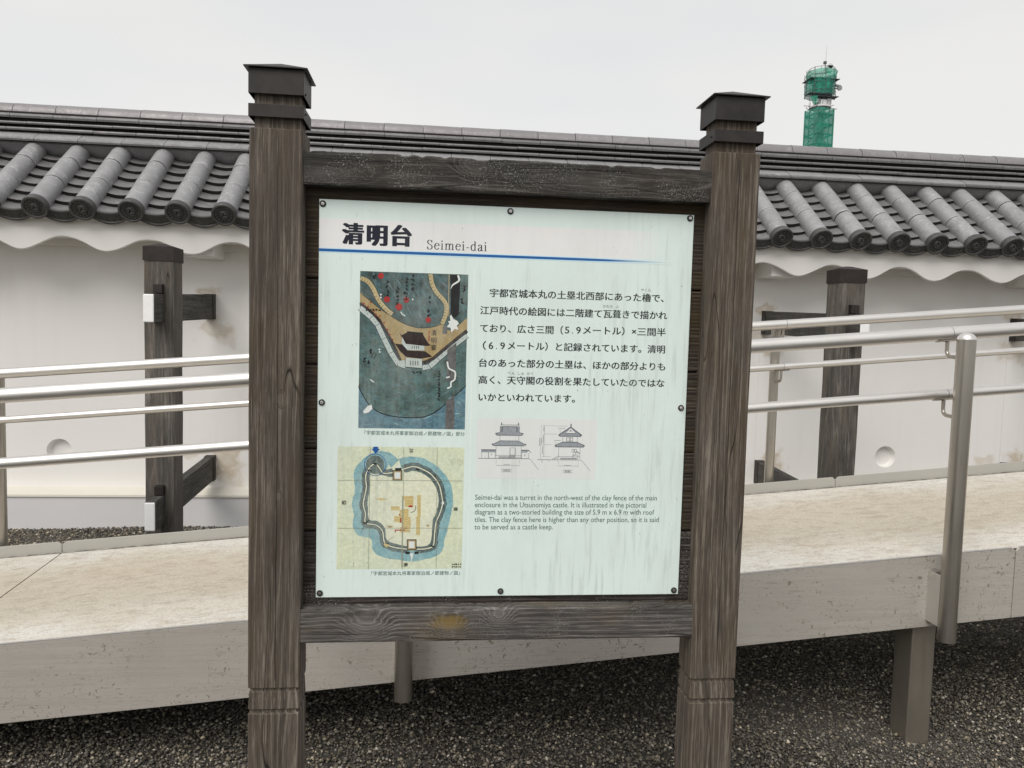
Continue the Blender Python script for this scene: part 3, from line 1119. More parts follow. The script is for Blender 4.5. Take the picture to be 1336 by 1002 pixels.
brace(-1.62, 4.77, 4.60, 'weathered square timber post left of the information board, with white painted beam ends')
brace(2.62, 4.60, 4.44, 'weathered square timber post behind the rails right of the information board')
brace(4.74, 4.60, 4.44, 'timber brace post at the right picture edge, only its beam ends showing on the wall')

# ------------------------------------------------------------------ ramp
SL = 0.0875
RZ = 0.5518


def rz(x):
    return RZ + SL * x


YN, YFR = 2.58, 3.72
ramp = thing('ramp', 'raised sloping walkway with mortar deck and stained steel side girders', 'ramp', (0.2, 3.15, 0))
JN = [-5.43, -1.61, 2.165, 5.95]
JF = [-5.50, -1.705, 2.085, 5.87]


def girder(x0, x1, y0, y1, top, bot, ch, name, mat, label=None):
    m = MB()
    g_ = 0.0015
    x0 += g_
    x1 -= g_
    pts = [(x0, rz(x0) + bot), (x1, rz(x1) + bot), (x1, rz(x1) + top - ch), (x1 - ch, rz(x1 - ch) + top), (x0 + ch, rz(x0 + ch) + top), (x0, rz(x0) + top - ch)]
    n = len(pts)
    vs = [(x, y0, z) for x, z in pts] + [(x, y1, z) for x, z in pts]
    m.add(vs, [tuple(range(n)), tuple(reversed(range(n, 2 * n)))] + [(i, n + i, n + (i + 1) % n, (i + 1) % n) for i in range(n)])
    return m.obj(name, mat, ramp, bevel=0.0015)


for i in range(3):
    girder(JN[i], JN[i + 1], YN, YN + 0.008, 0.003, -0.262, 0.011, 'side_girder', MAT['girder'])
    m = MB()
    xa, xb = JN[i] + .016, JN[i + 1] - .016
    m.add([(xa, YN - .0012, rz(xa) + .0032), (xb, YN - .0012, rz(xb) + .0032), (xb, YN + .0095, rz(xb) + .0032), (xa, YN + .0095, rz(xa) + .0032),
           (xa, YN - .0012, rz(xa) + .0062), (xb, YN - .0012, rz(xb) + .0062), (xb, YN + .0095, rz(xb) + .0062), (xa, YN + .0095, rz(xa) + .0062)],
          [(3, 2, 1, 0), (4, 5, 6, 7), (0, 1, 5, 4), (1, 2, 6, 5), (2, 3, 7, 6), (3, 0, 4, 7)])
    m.obj('edge_lip', MAT['steel'], ramp)
    girder(JF[i], JF[i + 1], YFR, YFR + 0.010, 0.052, -0.262, 0.014, 'kerb_girder', MAT['kerb'])
    # mortar slab with slanting joint
    m = MB()
    g_ = 0.0025
    if i == 2:
        continue
    a0, a1, b0, b1 = JN[i] + g_, (JN[i + 1] if i == 0 else JN[3]) - g_, JF[i] + g_, (JF[i + 1] if i == 0 else JF[3]) - g_
    ya, yb = YN + 0.0085, YFR - 0.001
    NXs, NYs = 60, 14
    vs = []
    for iy in range(NYs + 1):
        ty = iy / NYs
        for ix in range(NXs + 1):
            tx = ix / NXs
            x = (a0 + (a1 - a0) * tx) * (1 - ty) + (b0 + (b1 - b0) * tx) * ty
            y = ya + (yb - ya) * ty
            edge = 0 if (iy in (0, NYs) or ix in (0, NXs)) else 1
            vs.append((x, y, rz(x) + edge * 0.0015 * math.sin(x * 7 + y * 11) * math.cos(x * 3.1 - y * 17)))
    w = NXs + 1
    fs = [(iy * w + ix, iy * w + ix + 1, (iy + 1) * w + ix + 1, (iy + 1) * w + ix) for iy in range(NYs) for ix in range(NXs)]
    m.add(vs, fs, 0, True)
    bot = [(a0, ya), (a1, ya), (b1, yb), (b0, yb)]
    vb = [(x, y, rz(x)) for x, y in bot] + [(x, y, rz(x) - 0.06) for x, y in bot]
    m.add(vb, [(0, 4, 5, 1), (1, 5, 6, 2), (2, 6, 7, 3), (3, 7, 4, 0), (7, 6, 5, 4)], 1)
    m.obj('deck_slab', [MAT['deck'], MAT['dark_gap']], ramp)
# filler strip below the joints
for xa, xb in zip(JN[1:2], JF[1:2]):
    m = MB()
    vs = []
    for x, y in ((xa - .02, YN + .01), (xa + .02, YN + .01), (xb + .02, YFR - .002), (xb - .02, YFR - .002)):
        vs.append((x, y, rz(x) - 0.008))
    vs += [(v[0], v[1], v[2] - 0.03) for v in vs]
    m.add(vs, [(0, 1, 2, 3), (7, 6, 5, 4), (0, 4, 5, 1), (2, 6, 7, 3)])
    m.obj('joint_seal', MAT['dark_gap'], ramp)
# dirt line at the foot of the far kerb
m = MB()
m.add([(JF[0], YFR - .012, rz(JF[0]) + .0022), (JF[3], YFR - .012, rz(JF[3]) + .0022), (JF[3], YFR - .001, rz(JF[3]) + .0035), (JF[0], YFR - .001, rz(JF[0]) + .0035)], [(0, 1, 2, 3)])
kd = NT('kerb_dirt')
dn = kd.noise(kd.coord((0.4, 1, 1), rand=False), 60, 4, 0.8)
kd.base(kd.ramp(dn, [(0.4, (0.10, 0.09, 0.07)), (0.65, (0.5, 0.47, 0.42))])).rough(0.9)
m.obj('dirt_line', kd.m, ramp)
# legs
for lx in (-1.90, 1.80, 5.50):
    for ly in (2.612, 3.56):
        m = MB()
        w_, d_ = 0.093, 0.105
        vs = [(lx, ly, -0.03), (lx + w_, ly, -0.03), (lx + w_, ly + d_, -0.03), (lx, ly + d_, -0.03)]
        top = [(x, y, rz(x) - 0.08) for x, y, z in vs]
        m.add(vs + top, [(0, 1, 5, 4), (1, 2, 6, 5), (2, 3, 7, 6), (3, 0, 4, 7), (4, 5, 6, 7), (3, 2, 1, 0)])
        m.obj('leg', MAT['steel_leg'], ramp, bevel=0.004)
    m = MB()
    m.box((lx + 0.02, 2.7, rz(lx) - 0.20), (lx + 0.07, 3.6, rz(lx) - 0.085))
    m.obj('cross_beam', MAT['steel_leg'], ramp)


# ------------------------------------------------------------------ handrails
def handrail(name, label, yr, yp, xs, rails, base_of, top_of, seglen, plate):
    t = thing(name, label, 'handrail', (xs[0], yp, 0), 'stainless handrails along the ramp')
    sgn = 1 if yr > yp else -1
    for (z0, r, jx) in rails:
        xa = -5.3
        js = [j for j in jx if -5.3 < j < 5.8]
        for a, b in zip([-5.3] + js, js + [5.8]):
            m = MB()
            m.tube([(a + .0009, yr, z0 + SL * a), (b - .0009, yr, z0 + SL * b)], r, 36)
            m.obj('rail', MAT['steel'], t)
    for x in xs:
        zt, zb = top_of(x), base_of(x)
        pr = 0.0305 if plate else 0.0235
        m = MB()
        pts = [(x, yp, zb), (x, yp, zt - 0.028)]
        m.tube(pts, pr, 32)
        p = m.obj('post', MAT['steel_post'], t)
        m = MB()
        dome = [(x, yp, zt - 0.0275)]
        rads = [pr]
        for i in range(1, 7):
            a = i / 6 * math.pi / 2
            dome.append((x, yp, zt - 0.0275 + 0.024 * math.sin(a)))
            rads.append(max(0.0006, pr * math.cos(a)))
        m.tube(dome, rads, 32)
        m.obj('dome_cap', MAT['steel'], p)
        for (z0, r, jx) in rails:
            zr = z0 + SL * (x) - r
            m = MB()
            # arm leaves the post, runs towards the rail and bends up under it
            zz0 = zr - 0.058
            yy0 = yp + sgn * (pr - 0.004)
            pts = [(x, yy0, zz0 - 0.003)]
            for i in range(7):
                a = i / 6 * math.pi / 2
                pts.append((x, yr - sgn * 0.022 + sgn * 0.022 * math.sin(a), zz0 + 0.022 - 0.022 * math.cos(a)))
            pts.append((x, yr, zr - 0.003))
            m.tube(pts, 0.0068, 14)
            m.obj('bracket_arm', MAT['steel_post'], p)
            m = MB()
            hw = 0.040
            vs = []
            for dx, dz in ((-hw, 0), (hw, 0)):
                z = zr + SL * dx
                for dy in (-0.014, -0.006, 0.006, 0.014):
                    lift = r - math.sqrt(max(1e-6, r * r - dy * dy))
                    vs.append((x + dx, yr + dy, z - 0.0012 + lift))
                for dy in (0.014, 0.006, -0.006, -0.014):
                    lift = r - math.sqrt(max(1e-6, r * r - dy * dy))
                    vs.append((x + dx, yr + dy, z - 0.0052 + lift))
            fs = [tuple(range(8)), tuple(reversed(range(8, 16)))] + [(i, 8 + i, 8 + (i + 1) % 8, (i + 1) % 8) for i in range(8)]
            m.add(vs, fs)
            m.obj('saddle_plate', MAT['steel_post'], p)
        if plate:
            m = MB()
            m.box((x - 0.029, yp + 0.012, rz(x) - 0.236), (x - 0.023, YN - 0.0005, rz(x) - 0.052))
            m.obj('mounting_plate', MAT['steel'], p)
            # second, shorter lug behind
            m = MB()
            m.box((x + 0.020, yp + 0.012, rz(x) - 0.236), (x + 0.026, YN - 0.0005, rz(x) - 0.052))
            m.obj('mounting_plate', MAT['steel_post'], p)
            m = MB()
            zb_ = zb
            m.tube([(x, yp, zb + 0.0), (x, yp, zb - 0.001)], pr - 0.003, 24)
            m.obj('end_plug', MAT['steel_leg'], p)
        else:
            m = MB()
            m.box((x - 0.003, YFR + 0.0105, rz(x) - 0.236), (x + 0.003, yp - 0.012, rz(x) - 0.052))
            m.obj('mounting_plate', MAT['steel_post'], p)
    return t


handrail('handrail', 'near stainless double handrail with dome-capped posts on the front girder', 2.60, 2.50,
         [-2.0, -0.074, 1.853, 3.78],
         [(1.3665, 0.0245, [-1.99, 1.861, 5.7]), (1.1475, 0.018, [-1.99, 1.861, 5.7])],
         lambda x: rz(x) - 0.284, lambda x: 1.366 + SL * x + 0.008, 3.8, True)
handrail('handrail', 'far stainless double handrail on thinner posts behind the ramp kerb', 3.72, 3.80,
         [-2.01, -0.124, 1.762, 3.65],
         [(1.4095, 0.0235, [-2.0, 1.772, 5.6]), (1.1955, 0.0165, [-2.0, 1.772, 5.6])],
         lambda x: rz(x) - 0.25, lambda x: 1.41 + SL * x + 0.008, 3.8, False)

# ------------------------------------------------------------------ information board
YS = 1.750                                   # face of the printed sheet
sign = thing('information_board', 'large wooden information board with pale green printed sheet about the turret', 'information board', (0.17, 1.76, 0))


def sign_post(px, w, label):
    yc, d = 1.759, 0.090
    hx, hy = w / 2, d / 2
    m = MB()
    G = 0.0055
    lv = []

    def L(z, i=0.0, dx=0.0):
        lv.append((px + dx, yc, z, hx - i, hy - i))
    L(-0.06)
    L(0.30)
    L(0.6215)
    L(0.6235, 0.0015)
    for (a, b) in ((0.6235, 0.633), (0.673, 0.682)):
        L(a, 0.002)
        L(a + 0.0012, G)
        L(b - 0.0012, G)
        L(b, 0.0015)
        L(b + 0.0015)
    for z in (0.9, 1.1, 1.3, 1.5, 1.7, 1.85):
        L(z, 0, 0.0006 * math.sin(z * 13))
    L(1.9135)
    L(1.9155, 0.0015)
    L(1.9156, 0.0085)
    L(1.99, 0.0085)
    m.rings(lv, 0, 0.0035)
    p = m.obj('post', MAT['post_wood'], sign, label=label)
    # long drying check down the front
    m = MB()
    cx = px + (0.004 if px < 0 else 0.008)
    pts = []
    zz = 1.90
    k = 0
    while zz > 0.69:
        pts.append((cx + 0.0012 * math.sin(zz * 6) + 0.0005 * math.sin(zz * 31), zz))
        zz -= 0.03
    vs, fs = [], []
    for i, (xx, z) in enumerate(pts):
        wv = 0.0009 * (0.35 + 0.65 * abs(math.sin(i * 0.37 + px)))
        vs += [(xx - wv, yc - hy - 0.0004, z), (xx + wv, yc - hy - 0.0004, z)]
    for i in range(len(pts) - 1):
        fs.append((2 * i, 2 * i + 2, 2 * i + 3, 2 * i + 1))
    m.add(vs, fs)
    m.obj('drying_crack', MAT['sleeve_dark'], p)
    # copper band
    m = MB()
    bw, bd = 0.0575, 0.051
    for (z0, z1, nm) in ((1.937, 1.964, 'metal_band'),):
        outer = [(px - bw, yc - bd), (px + bw, yc - bd), (px + bw, yc + bd), (px - bw, yc + bd)]
        ih, iv = bw - 0.0015, bd - 0.0015
        inner = [(px - ih, yc - iv), (px + ih, yc - iv), (px + ih, yc + iv), (px - ih, yc + iv)]
        vs = [(x, y, z0) for x, y in outer] + [(x, y, z1) for x, y in outer] + [(x, y, z0) for x, y in inner] + [(x, y, z1 - .002) for x, y in inner]
        fs = [(i, (i + 1) % 4, 4 + (i + 1) % 4, 4 + i) for i in range(4)] + [(12 + i, 12 + (i + 1) % 4, 8 + (i + 1) % 4, 8 + i) for i in range(4)]
        fs += [(i, 8 + i, 8 + (i + 1) % 4, (i + 1) % 4) for i in range(4)] + [(4, 5, 6, 7), (15, 14, 13, 12)]
        m.add(vs, fs)
        m.obj(nm, MAT['cap_metal'], p, bevel=0.001)
    # box cap with a low pyramid lid
    m = MB()
    z0, z1 = 1.985, 2.0375
    ih, iv = bw - 0.0015, bd - 0.0015
    outer = [(px - bw, yc - bd), (px + bw, yc - bd), (px + bw, yc + bd), (px - bw, yc + bd)]
    inner = [(px - ih, yc - iv), (px + ih, yc - iv), (px + ih, yc + iv), (px - ih, yc + iv)]
    vs = [(x, y, z0) for x, y in outer] + [(x, y, z1) for x, y in outer] + [(x, y, z0) for x, y in inner] + [(x, y, z1 - .004) for x, y in inner]
    fs = [(i, (i + 1) % 4, 4 + (i + 1) % 4, 4 + i) for i in range(4)] + [(12 + i, 12 + (i + 1) % 4, 8 + (i + 1) % 4, 8 + i) for i in range(4)]
    fs += [(i, 8 + i, 8 + (i + 1) % 4, (i + 1) % 4) for i in range(4)] + [(4, 5, 6, 7), (15, 14, 13, 12)]
    m.add(vs, fs)
    m.obj('cap_box', MAT['cap_metal'], p, bevel=0.0012)
    m = MB()
    e, f = bw + 0.0085, bd + 0.0085
    vs = [(px - e, yc - f, z1 + .0005), (px + e, yc - f, z1 + .0005), (px + e, yc + f, z1 + .0005), (px - e, yc + f, z1 + .0005)]
    vs += [(x, y, z + 0.0022) for x, y, z in vs] + [(px, yc, z1 + 0.027)]
    m.add(vs, [(3, 2, 1, 0)] + [(i, (i + 1) % 4, 4 + (i + 1) % 4, 4 + i) for i in range(4)] + [(4 + i, 4 + (i + 1) % 4, 8) for i in range(4)])
    m.obj('cap_lid', MAT['cap_metal'], p)
    for (a, b, c) in ((px + bw, yc - 0.03, 1.951), (px + bw, yc - 0.03, 1.992), (px - bw - .0025, yc - .03, 1.951)):
        m = MB()
        m.tube([(a, b, c), (a + 0.0025, b, c)], 0.0022, 8)
        m.obj('cap_screw', MAT['cap_metal'], p)


sign_post(-0.3395, 0.1135, 'left square timber post of the board')
sign_post(0.6815, 0.1125, 'right square timber post of the board')


def warped_beam(name, x0, x1, y0, y1, z0, z1, mat, seed, rough=0.0012):
    """beam with slightly worn arrises"""
    rr = random.Random(seed)
    n = 90
    m = MB()
    vs = []
    c = 0.0035
    for i in range(n + 1):
        x = x0 + (x1 - x0) * i / n
        a = rough * (0.5 * math.sin(x * 23 + seed) + 0.5 * rr.uniform(-1, 1))
        b = rough * 0.5 * rr.uniform(-1, 1)
        chip = rough * 2.2 if rr.random() < 0.12 else 0
        zt, zb = z1 + a * 0.7 - chip, z0 + b * .5
        vs += [(x, y0 + c * .4, zb), (x, y0, zb + c), (x, y0 + b * .3, (zb + zt) / 2), (x, y0, zt - c), (x, y0 + c, zt), (x, y1, zt), (x, y1, zb)]
    fs = []
    w = 7
    for i in range(n):
        for j in range(w):
            k = (j + 1) % w
            fs.append((i * w + j, i * w + k, (i + 1) * w + k, (i + 1) * w + j))
    fs.append(tuple(reversed(range(w))))
    fs.append(tuple(range(n * w, n * w + w)))
    m.add(vs, fs)
    o = m.obj(name, mat, sign)
    weld(o.data)
    return o


warped_beam('top_beam', -0.2826, 0.6252, 1.717, 1.7530, 1.802, 1.8745, MAT['beam_wood'], 3, 0.0016)
warped_beam('bottom_beam', -0.2826, 0.6252, 1.717, 1.7530, 0.784, 0.8605, MAT['low_beam_wood'], 8, 0.0012)
zs = [0.80, 1.030, 1.2205, 1.4115, 1.603, 1.865]
for i in range(5):
    m = MB()
    y0 = 1.7536 + (0.0, 0.0012, 0.0004, 0.0016, 0.0)[i]
    a, b = zs[i] + 0.0018, zs[i + 1] - 0.0018
    # combed face: fine raised growth lines
    prof = []
    n = int((b - a) / 0.0042)
    prof.append((1.776, a))
    prof.append((y0 + 0.002, a))
    for k in range(1, n):
        z = a + (b - a) * k / n + random.uniform(-.0008, .0008)
        prof.append((y0 + (0.0 if k % 2 else random.uniform(0.0006, 0.0013)), z))
    prof.append((y0 + 0.002, b))
    prof.append((1.776, b))
    m.prism_x(prof, -0.2826, 0.6252)
    o = m.obj('plank', MAT['plank_wood'] if i else MAT['peeling_plank'], sign)
    weld(o.data)


def grime(k, col, amt=1.0):
    """run-down dirt and algae streaks that lie over sheet and print alike"""
    st = k.noise(k.coord((1, 1, 0.07), rand=False), 85, 4, 0.65)
    gate = k.noise(k.coord((1, 1, 0.5), rand=False), 5.5, 4, 0.65)
    f = k.math('MULTIPLY', k.ramp(st, [(0.50, 0.0), (0.68, 1.0)]), k.ramp(gate, [(0.44, 0.04), (0.66, 0.42)]))
    col = k.mix(k.math('MULTIPLY', f, amt), col, (0.36, 0.40, 0.36))
    cl = k.noise(k.coord((1, 1, 0.6), rand=False), 7, 5, 0.7)
    col = k.mix(k.math('MULTIPLY', k.ramp(cl, [(0.45, 0.0), (0.75, 0.30)]), amt), col, (0.62, 0.66, 0.62))
    sp_ = k.noise(k.coord((1, 1, 0.35), rand=False), 190, 2, 0.6)
    g2 = k.noise(k.coord(rand=False), 9, 2)
    f3 = k.math('MULTIPLY', k.ramp(sp_, [(0.70, 0.0), (0.76, 0.7)]), k.ramp(g2, [(0.5, 0.0), (0.62, 1.0)]))
    return k.mix(k.math('MULTIPLY', f3, amt), col, (0.22, 0.23, 0.19))


def ink(name, c, mottle=None, mscale=60, amt=1.0, fade=None, streak=None):
    k = NT('print_' + name)
    col = c
    if mottle:
        nn = k.noise(k.coord((1, 1, 1), rand=False), mscale, 5, 0.75)
        col = k.mix(k.ramp(nn, [(0.36, 0.0), (0.64, 1.0)]), mottle, c)
        fine = k.noise(k.coord(streak or (1, 1, 1), rand=False), mscale * 5, 3, 0.8)
        col = k.mix(k.ramp(fine, [(0.3, 0.35), (0.6, 0.0)]), col, tuple(v * 0.5 for v in c))
        col = k.mix(k.ramp(fine, [(0.58, 0.0), (0.8, 0.5)]), col, tuple(min(1, v * 1.6 + 0.03) for v in c))
    if fade:
        tcn = k.n('ShaderNodeTexCoord')
        sxn = k.n('ShaderNodeSeparateXYZ')
        k.l(tcn.outputs['Object'], sxn.inputs[0])
        mr = k.n('ShaderNodeMapRange')
        k.l(sxn.outputs[0], mr.inputs[0])
        mr.inputs[1].default_value = fade[0]
        mr.inputs[2].default_value = fade[1]
        col = k.mix(mr.outputs[0], col, SHEET)
    col = grime(k, col if hasattr(col, 'is_linked') else k.mix(0.0, col, col), amt)
    k.base(col)
    k.rough(0.42)
    k.p.inputs['Specular IOR Level'].default_value = 0.35
    return k.m


SHEET = (0.785, 0.905, 0.86)
BANDC = (0.885, 0.88, 0.87)
I = {}
I['sheet'] = ink('sheet', SHEET)
I['band'] = ink('band', BANDC, fade=(0.44, 0.53))
I['black'] = ink('black', (0.018, 0.02, 0.022), amt=0.35)
I['navy'] = ink('navy', (0.012, 0.014, 0.028), amt=0.2)
I['teal'] = ink('teal_grey', (0.085, 0.165, 0.15), amt=0.3)
I['ruby'] = ink('pale_brown', (0.28, 0.26, 0.23), amt=0.3)
I['blue'] = ink('blue', (0.012, 0.12, 0.38), amt=0.15, fade=(0.40, 0.55))
I['halo'] = ink('pale_blue', (0.62, 0.86, 0.98), amt=0.3, fade=(0.40, 0.55))
I['arrow'] = ink('arrow_blue', (0.012, 0.10, 0.36), amt=0.1)
I['crease'] = ink('crease', (0.86, 0.95, 0.91), amt=0.3)
I['hill'] = ink('dark_teal', (0.075, 0.165, 0.17), (0.038, 0.052, 0.046), 55)
I['hill2'] = ink('grey_teal', (0.11, 0.215, 0.21), (0.055, 0.078, 0.066), 48)
I['water'] = ink('water_blue', (0.15, 0.30, 0.36), (0.06, 0.12, 0.17), 90)
I['daub'] = ink('daub_pale', (0.24, 0.33, 0.33), (0.12, 0.2, 0.2), 120)
I['land'] = ink('ochre', (0.50, 0.38, 0.17), (0.36, 0.26, 0.12), 40)
I['path'] = ink('straw', (0.60, 0.50, 0.27), (0.50, 0.40, 0.2), 60)
I['wallp'] = ink('pale_wall', (0.62, 0.70, 0.66), (0.48, 0.56, 0.54), 60)
I['roof'] = ink('roof_brown', (0.045, 0.025, 0.022), (0.02, 0.012, 0.012), 200)
I['inkroof'] = ink('ink_roof', (0.018, 0.009, 0.008), (0.035, 0.016, 0.014), 240, 0.2)
I['brush'] = ink('brush_black', (0.012, 0.013, 0.013), amt=0.2)
I['smoke'] = ink('smoky', (0.17, 0.17, 0.17), (0.08, 0.075, 0.075), 80)
I['red'] = ink('red', (0.50, 0.035, 0.03), (0.36, 0.03, 0.03), 100, 0.3)
I['white'] = ink('bare_paper', (0.80, 0.84, 0.80), amt=0.5)
I['paper'] = ink('map_paper', (0.80, 0.84, 0.60), (0.72, 0.80, 0.60), 25)
I['paper2'] = ink('map_paper_light', (0.86, 0.87, 0.66), (0.80, 0.83, 0.64), 25)
I['moat'] = ink('moat_blue', (0.34, 0.58, 0.60), (0.18, 0.38, 0.43), 70)
I['bank'] = ink('bank_grey', (0.16, 0.23, 0.22), (0.045, 0.06, 0.058), 120)
I['gold'] = ink('building_yellow', (0.76, 0.62, 0.28), (0.64, 0.50, 0.2), 120)
I['fold'] = ink('fold_line', (0.34, 0.36, 0.27), amt=0.5)
I['line'] = ink('line_grey', (0.30, 0.31, 0.32), amt=0.3)
I['line2'] = ink('line_dark', (0.13, 0.14, 0.15), amt=0.3)
I['slate'] = ink('elevation_roof', (0.40, 0.43, 0.46), (0.28, 0.31, 0.34), 160, 0.3, streak=(1, 1, 0.1))
I['stone'] = ink('elevation_stone', (0.42, 0.43, 0.45), (0.30, 0.31, 0.33), 300, 0.3)
I['dgm'] = ink('drawing_ground', (0.83, 0.845, 0.83), amt=0.7)

m = MB()
m.box((-0.2540, YS, 0.8770), (0.5990, YS + 0.003, 1.7770))
sheet = m.obj('printed_sheet', I['sheet'], sign, bevel=0.0012)


def depth(layer):
    return YS - 0.00012 - 0.00011 * layer


class Print:
    """flat print on the sheet; digitised in a drawing's own quad and mapped to its rectangle"""

    def __init__(s, quad=None, rect=None):
        s.q, s.r = quad, rect
        s.mb = MB()
        s.mats = []
        s.k = 0

    def map(s, p):
        if not s.q:
            return p
        (x0, y0), (x1, y1), (x2, y2), (x3, y3) = s.q      # TL TR BR BL
        u, v = 0.5, 0.5
        for _ in range(8):
            fx = (1 - u) * (1 - v) * x0 + u * (1 - v) * x1 + u * v * x2 + (1 - u) * v * x3 - p[0]
            fy = (1 - u) * (1 - v) * y0 + u * (1 - v) * y1 + u * v * y2 + (1 - u) * v * y3 - p[1]
            a = (1 - v) * (x1 - x0) + v * (x2 - x3)
            b = (1 - u) * (x3 - x0) + u * (x2 - x1)
            c = (1 - v) * (y1 - y0) + v * (y2 - y3)
            d = (1 - u) * (y3 - y0) + u * (y2 - y1)
            det = a * d - b * c
            u -= (fx * d - fy * b) / det
            v -= (a * fy - c * fx) / det
        X0_, X1_, Z0_, Z1_ = s.r
        u = min(1, max(0, u))
        v = min(1, max(0, v))
        return (X0_ + (X1_ - X0_) * u, Z1_ - (Z1_ - Z0_) * v)

    def mi(s, mat):
        if mat not in s.mats:
            s.mats.append(mat)
        return s.mats.index(mat)

    def nxt(s, layer):
        s.k += 1
        return depth(layer) - 0.0000028 * (s.k % 36)

    def poly(s, pts, mat, layer=1):
        q = [s.map(p) for p in pts]
        vv = [Vector((x, z, 0)) for x, z in q]
        y = s.nxt(layer)
        fs = []
        for t in tessellate_polygon([vv]):
            a, b, c = [vv[i] for i in t]
            cr = (b.x - a.x) * (c.y - a.y) - (b.y - a.y) * (c.x - a.x)
            if abs(cr) < 1e-14:
                continue
            fs.append(tuple(t) if cr > 0 else (t[0], t[2], t[1]))
        s.mb.add([(v.x, y, v.y) for v in vv], fs, s.mi(mat))

    def stroke(s, pts, w, mat, layer=2, raw=False):
        """w in drawing units (or metres if raw); may be a list"""
        sc = 1.0
        if s.q and not raw:
            sc = (s.r[1] - s.r[0]) / abs(s.q[1][0] - s.q[0][0])
        q = [s.map(p) for p in pts]
        ws = w if isinstance(w, (list, tuple)) else [w] * len(q)
        y = s.nxt(layer)
        L, Rr = [], []
        for i, (x, z) in enumerate(q):
            a = q[max(0, i - 1)]
            b = q[min(len(q) - 1, i + 1)]
            dx, dz = b[0] - a[0], b[1] - a[1]
            l = math.hypot(dx, dz) or 1e-9
            hw = ws[i] * sc / 2
            L.append((x - dz / l * hw, y, z + dx / l * hw))
            Rr.append((x + dz / l * hw, y, z - dx / l * hw))
        n = len(q)
        s.mb.add(Rr + L, [(i, i + 1, n + i + 1, n + i) for i in range(n - 1)], s.mi(mat))

    def dot(s, p, r, mat, layer=3, n=14, jit=0.0):
        s.poly([(p[0] + r * (1 + random.uniform(-jit, jit)) * math.cos(2 * math.pi * i / n), p[1] + r * (1 + random.uniform(-jit, jit)) * math.sin(2 * math.pi * i / n)) for i in range(n)], mat, layer)

    def scribble(s, x, y0, y1, w, mat, layer=5, size=9, n=None, seed=0, horizontal=False):
        """a column of brush writing too small to read"""
        rr = random.Random(seed)
        n = n or max(2, int(abs(y1 - y0) / (size * 1.9)))
        for i in range(n):
            t = (i + .5) / n
            cx, cyy = (x, y0 + (y1 - y0) * t) if not horizontal else (y0 + (y1 - y0) * t, x)
            for k in range(4):
                ax, ay = rr.uniform(-1, 1), rr.uniform(-1, 1)
                bx, by = (rr.uniform(.4, 1), rr.uniform(-.4, .4)) if k % 2 else (rr.uniform(-.35, .35), rr.uniform(.4, 1))
                ax *= .6
                ay *= .6
                s.stroke([(cx + size * (ax - bx * .6), cyy + size * (ay - by * .6)), (cx + size * ax, cyy + size * (ay + .08)), (cx + size * (ax + bx * .6), cyy + size * (ay + by * .6))],
                         [w * 1.8, w * rr.uniform(1.6, 2.4), w * .8], mat, layer)

    def done(s, name, label=None):
        return s.mb.obj(name, [I[m_] for m_ in s.mats], sheet, label=label)


def smooth(pts, n=6, closed=False):
    out = []
    N = len(pts)
    rng_ = range(N if closed else N - 1)
    for i in rng_:
        p0 = pts[(i - 1) % N] if (closed or i > 0) else pts[i]
        p1 = pts[i]
        p2 = pts[(i + 1) % N]
        p3 = pts[(i + 2) % N] if (closed or i < N - 2) else p2
        for k in range(n):
            t = k / n
            out.append(tuple(0.5 * ((2 * p1[j]) + (-p0[j] + p2[j]) * t + (2 * p0[j] - 5 * p1[j] + 4 * p2[j] - p3[j]) * t * t + (-p0[j] + 3 * p1[j] - 3 * p2[j] + p3[j]) * t ** 3) for j in (0, 1)))
    if not closed:
        out.append(pts[-1])
    return out


# band, rules
pr = Print()
pr.poly([(-0.2535, 1.668), (0.30, 1.668), (0.545, 1.668), (0.545, 1.735), (0.30, 1.735), (-0.2535, 1.735)], 'band', 0)
pr.poly([(-0.2535, 1.6605), (0.552, 1.6605), (0.552, 1.6705), (-0.2535, 1.6705)], 'halo', 1)
pr.poly([(-0.2535, 1.6625), (0.35, 1.6628), (0.552, 1.6648), (0.552, 1.6662), (0.35, 1.6684), (-0.2535, 1.6687)], 'blue', 2)
pr.done('title_band')
pr = Print()
pr.stroke([(0.0915, 1.637), (0.0915, 0.886)], 0.0022, 'crease', 0, True)
pr.done('crease_line')

# lettering
_ref = {}


def text_mesh(s, offset=0.0):
    cu = bpy.data.curves.new('lettering', 'FONT')
    cu.body = s
    cu.size = 1.0
    cu.resolution_u = 3
    cu.offset = offset
    ob = bpy.data.objects.new('lettering', cu)
    COL.objects.link(ob)
    dg = bpy.context.evaluated_depsgraph_get()
    me = bpy.data.meshes.new_from_object(ob.evaluated_get(dg))
    bpy.data.objects.remove(ob)
    n = len(me.vertices)
    co = np.zeros(n * 3)
    me.vertices.foreach_get('co', co)
    co = co.reshape(-1, 3)
    fs = [tuple(p.vertices) for p in me.polygons]
    bpy.data.meshes.remove(me)
    return co[:, :2], fs


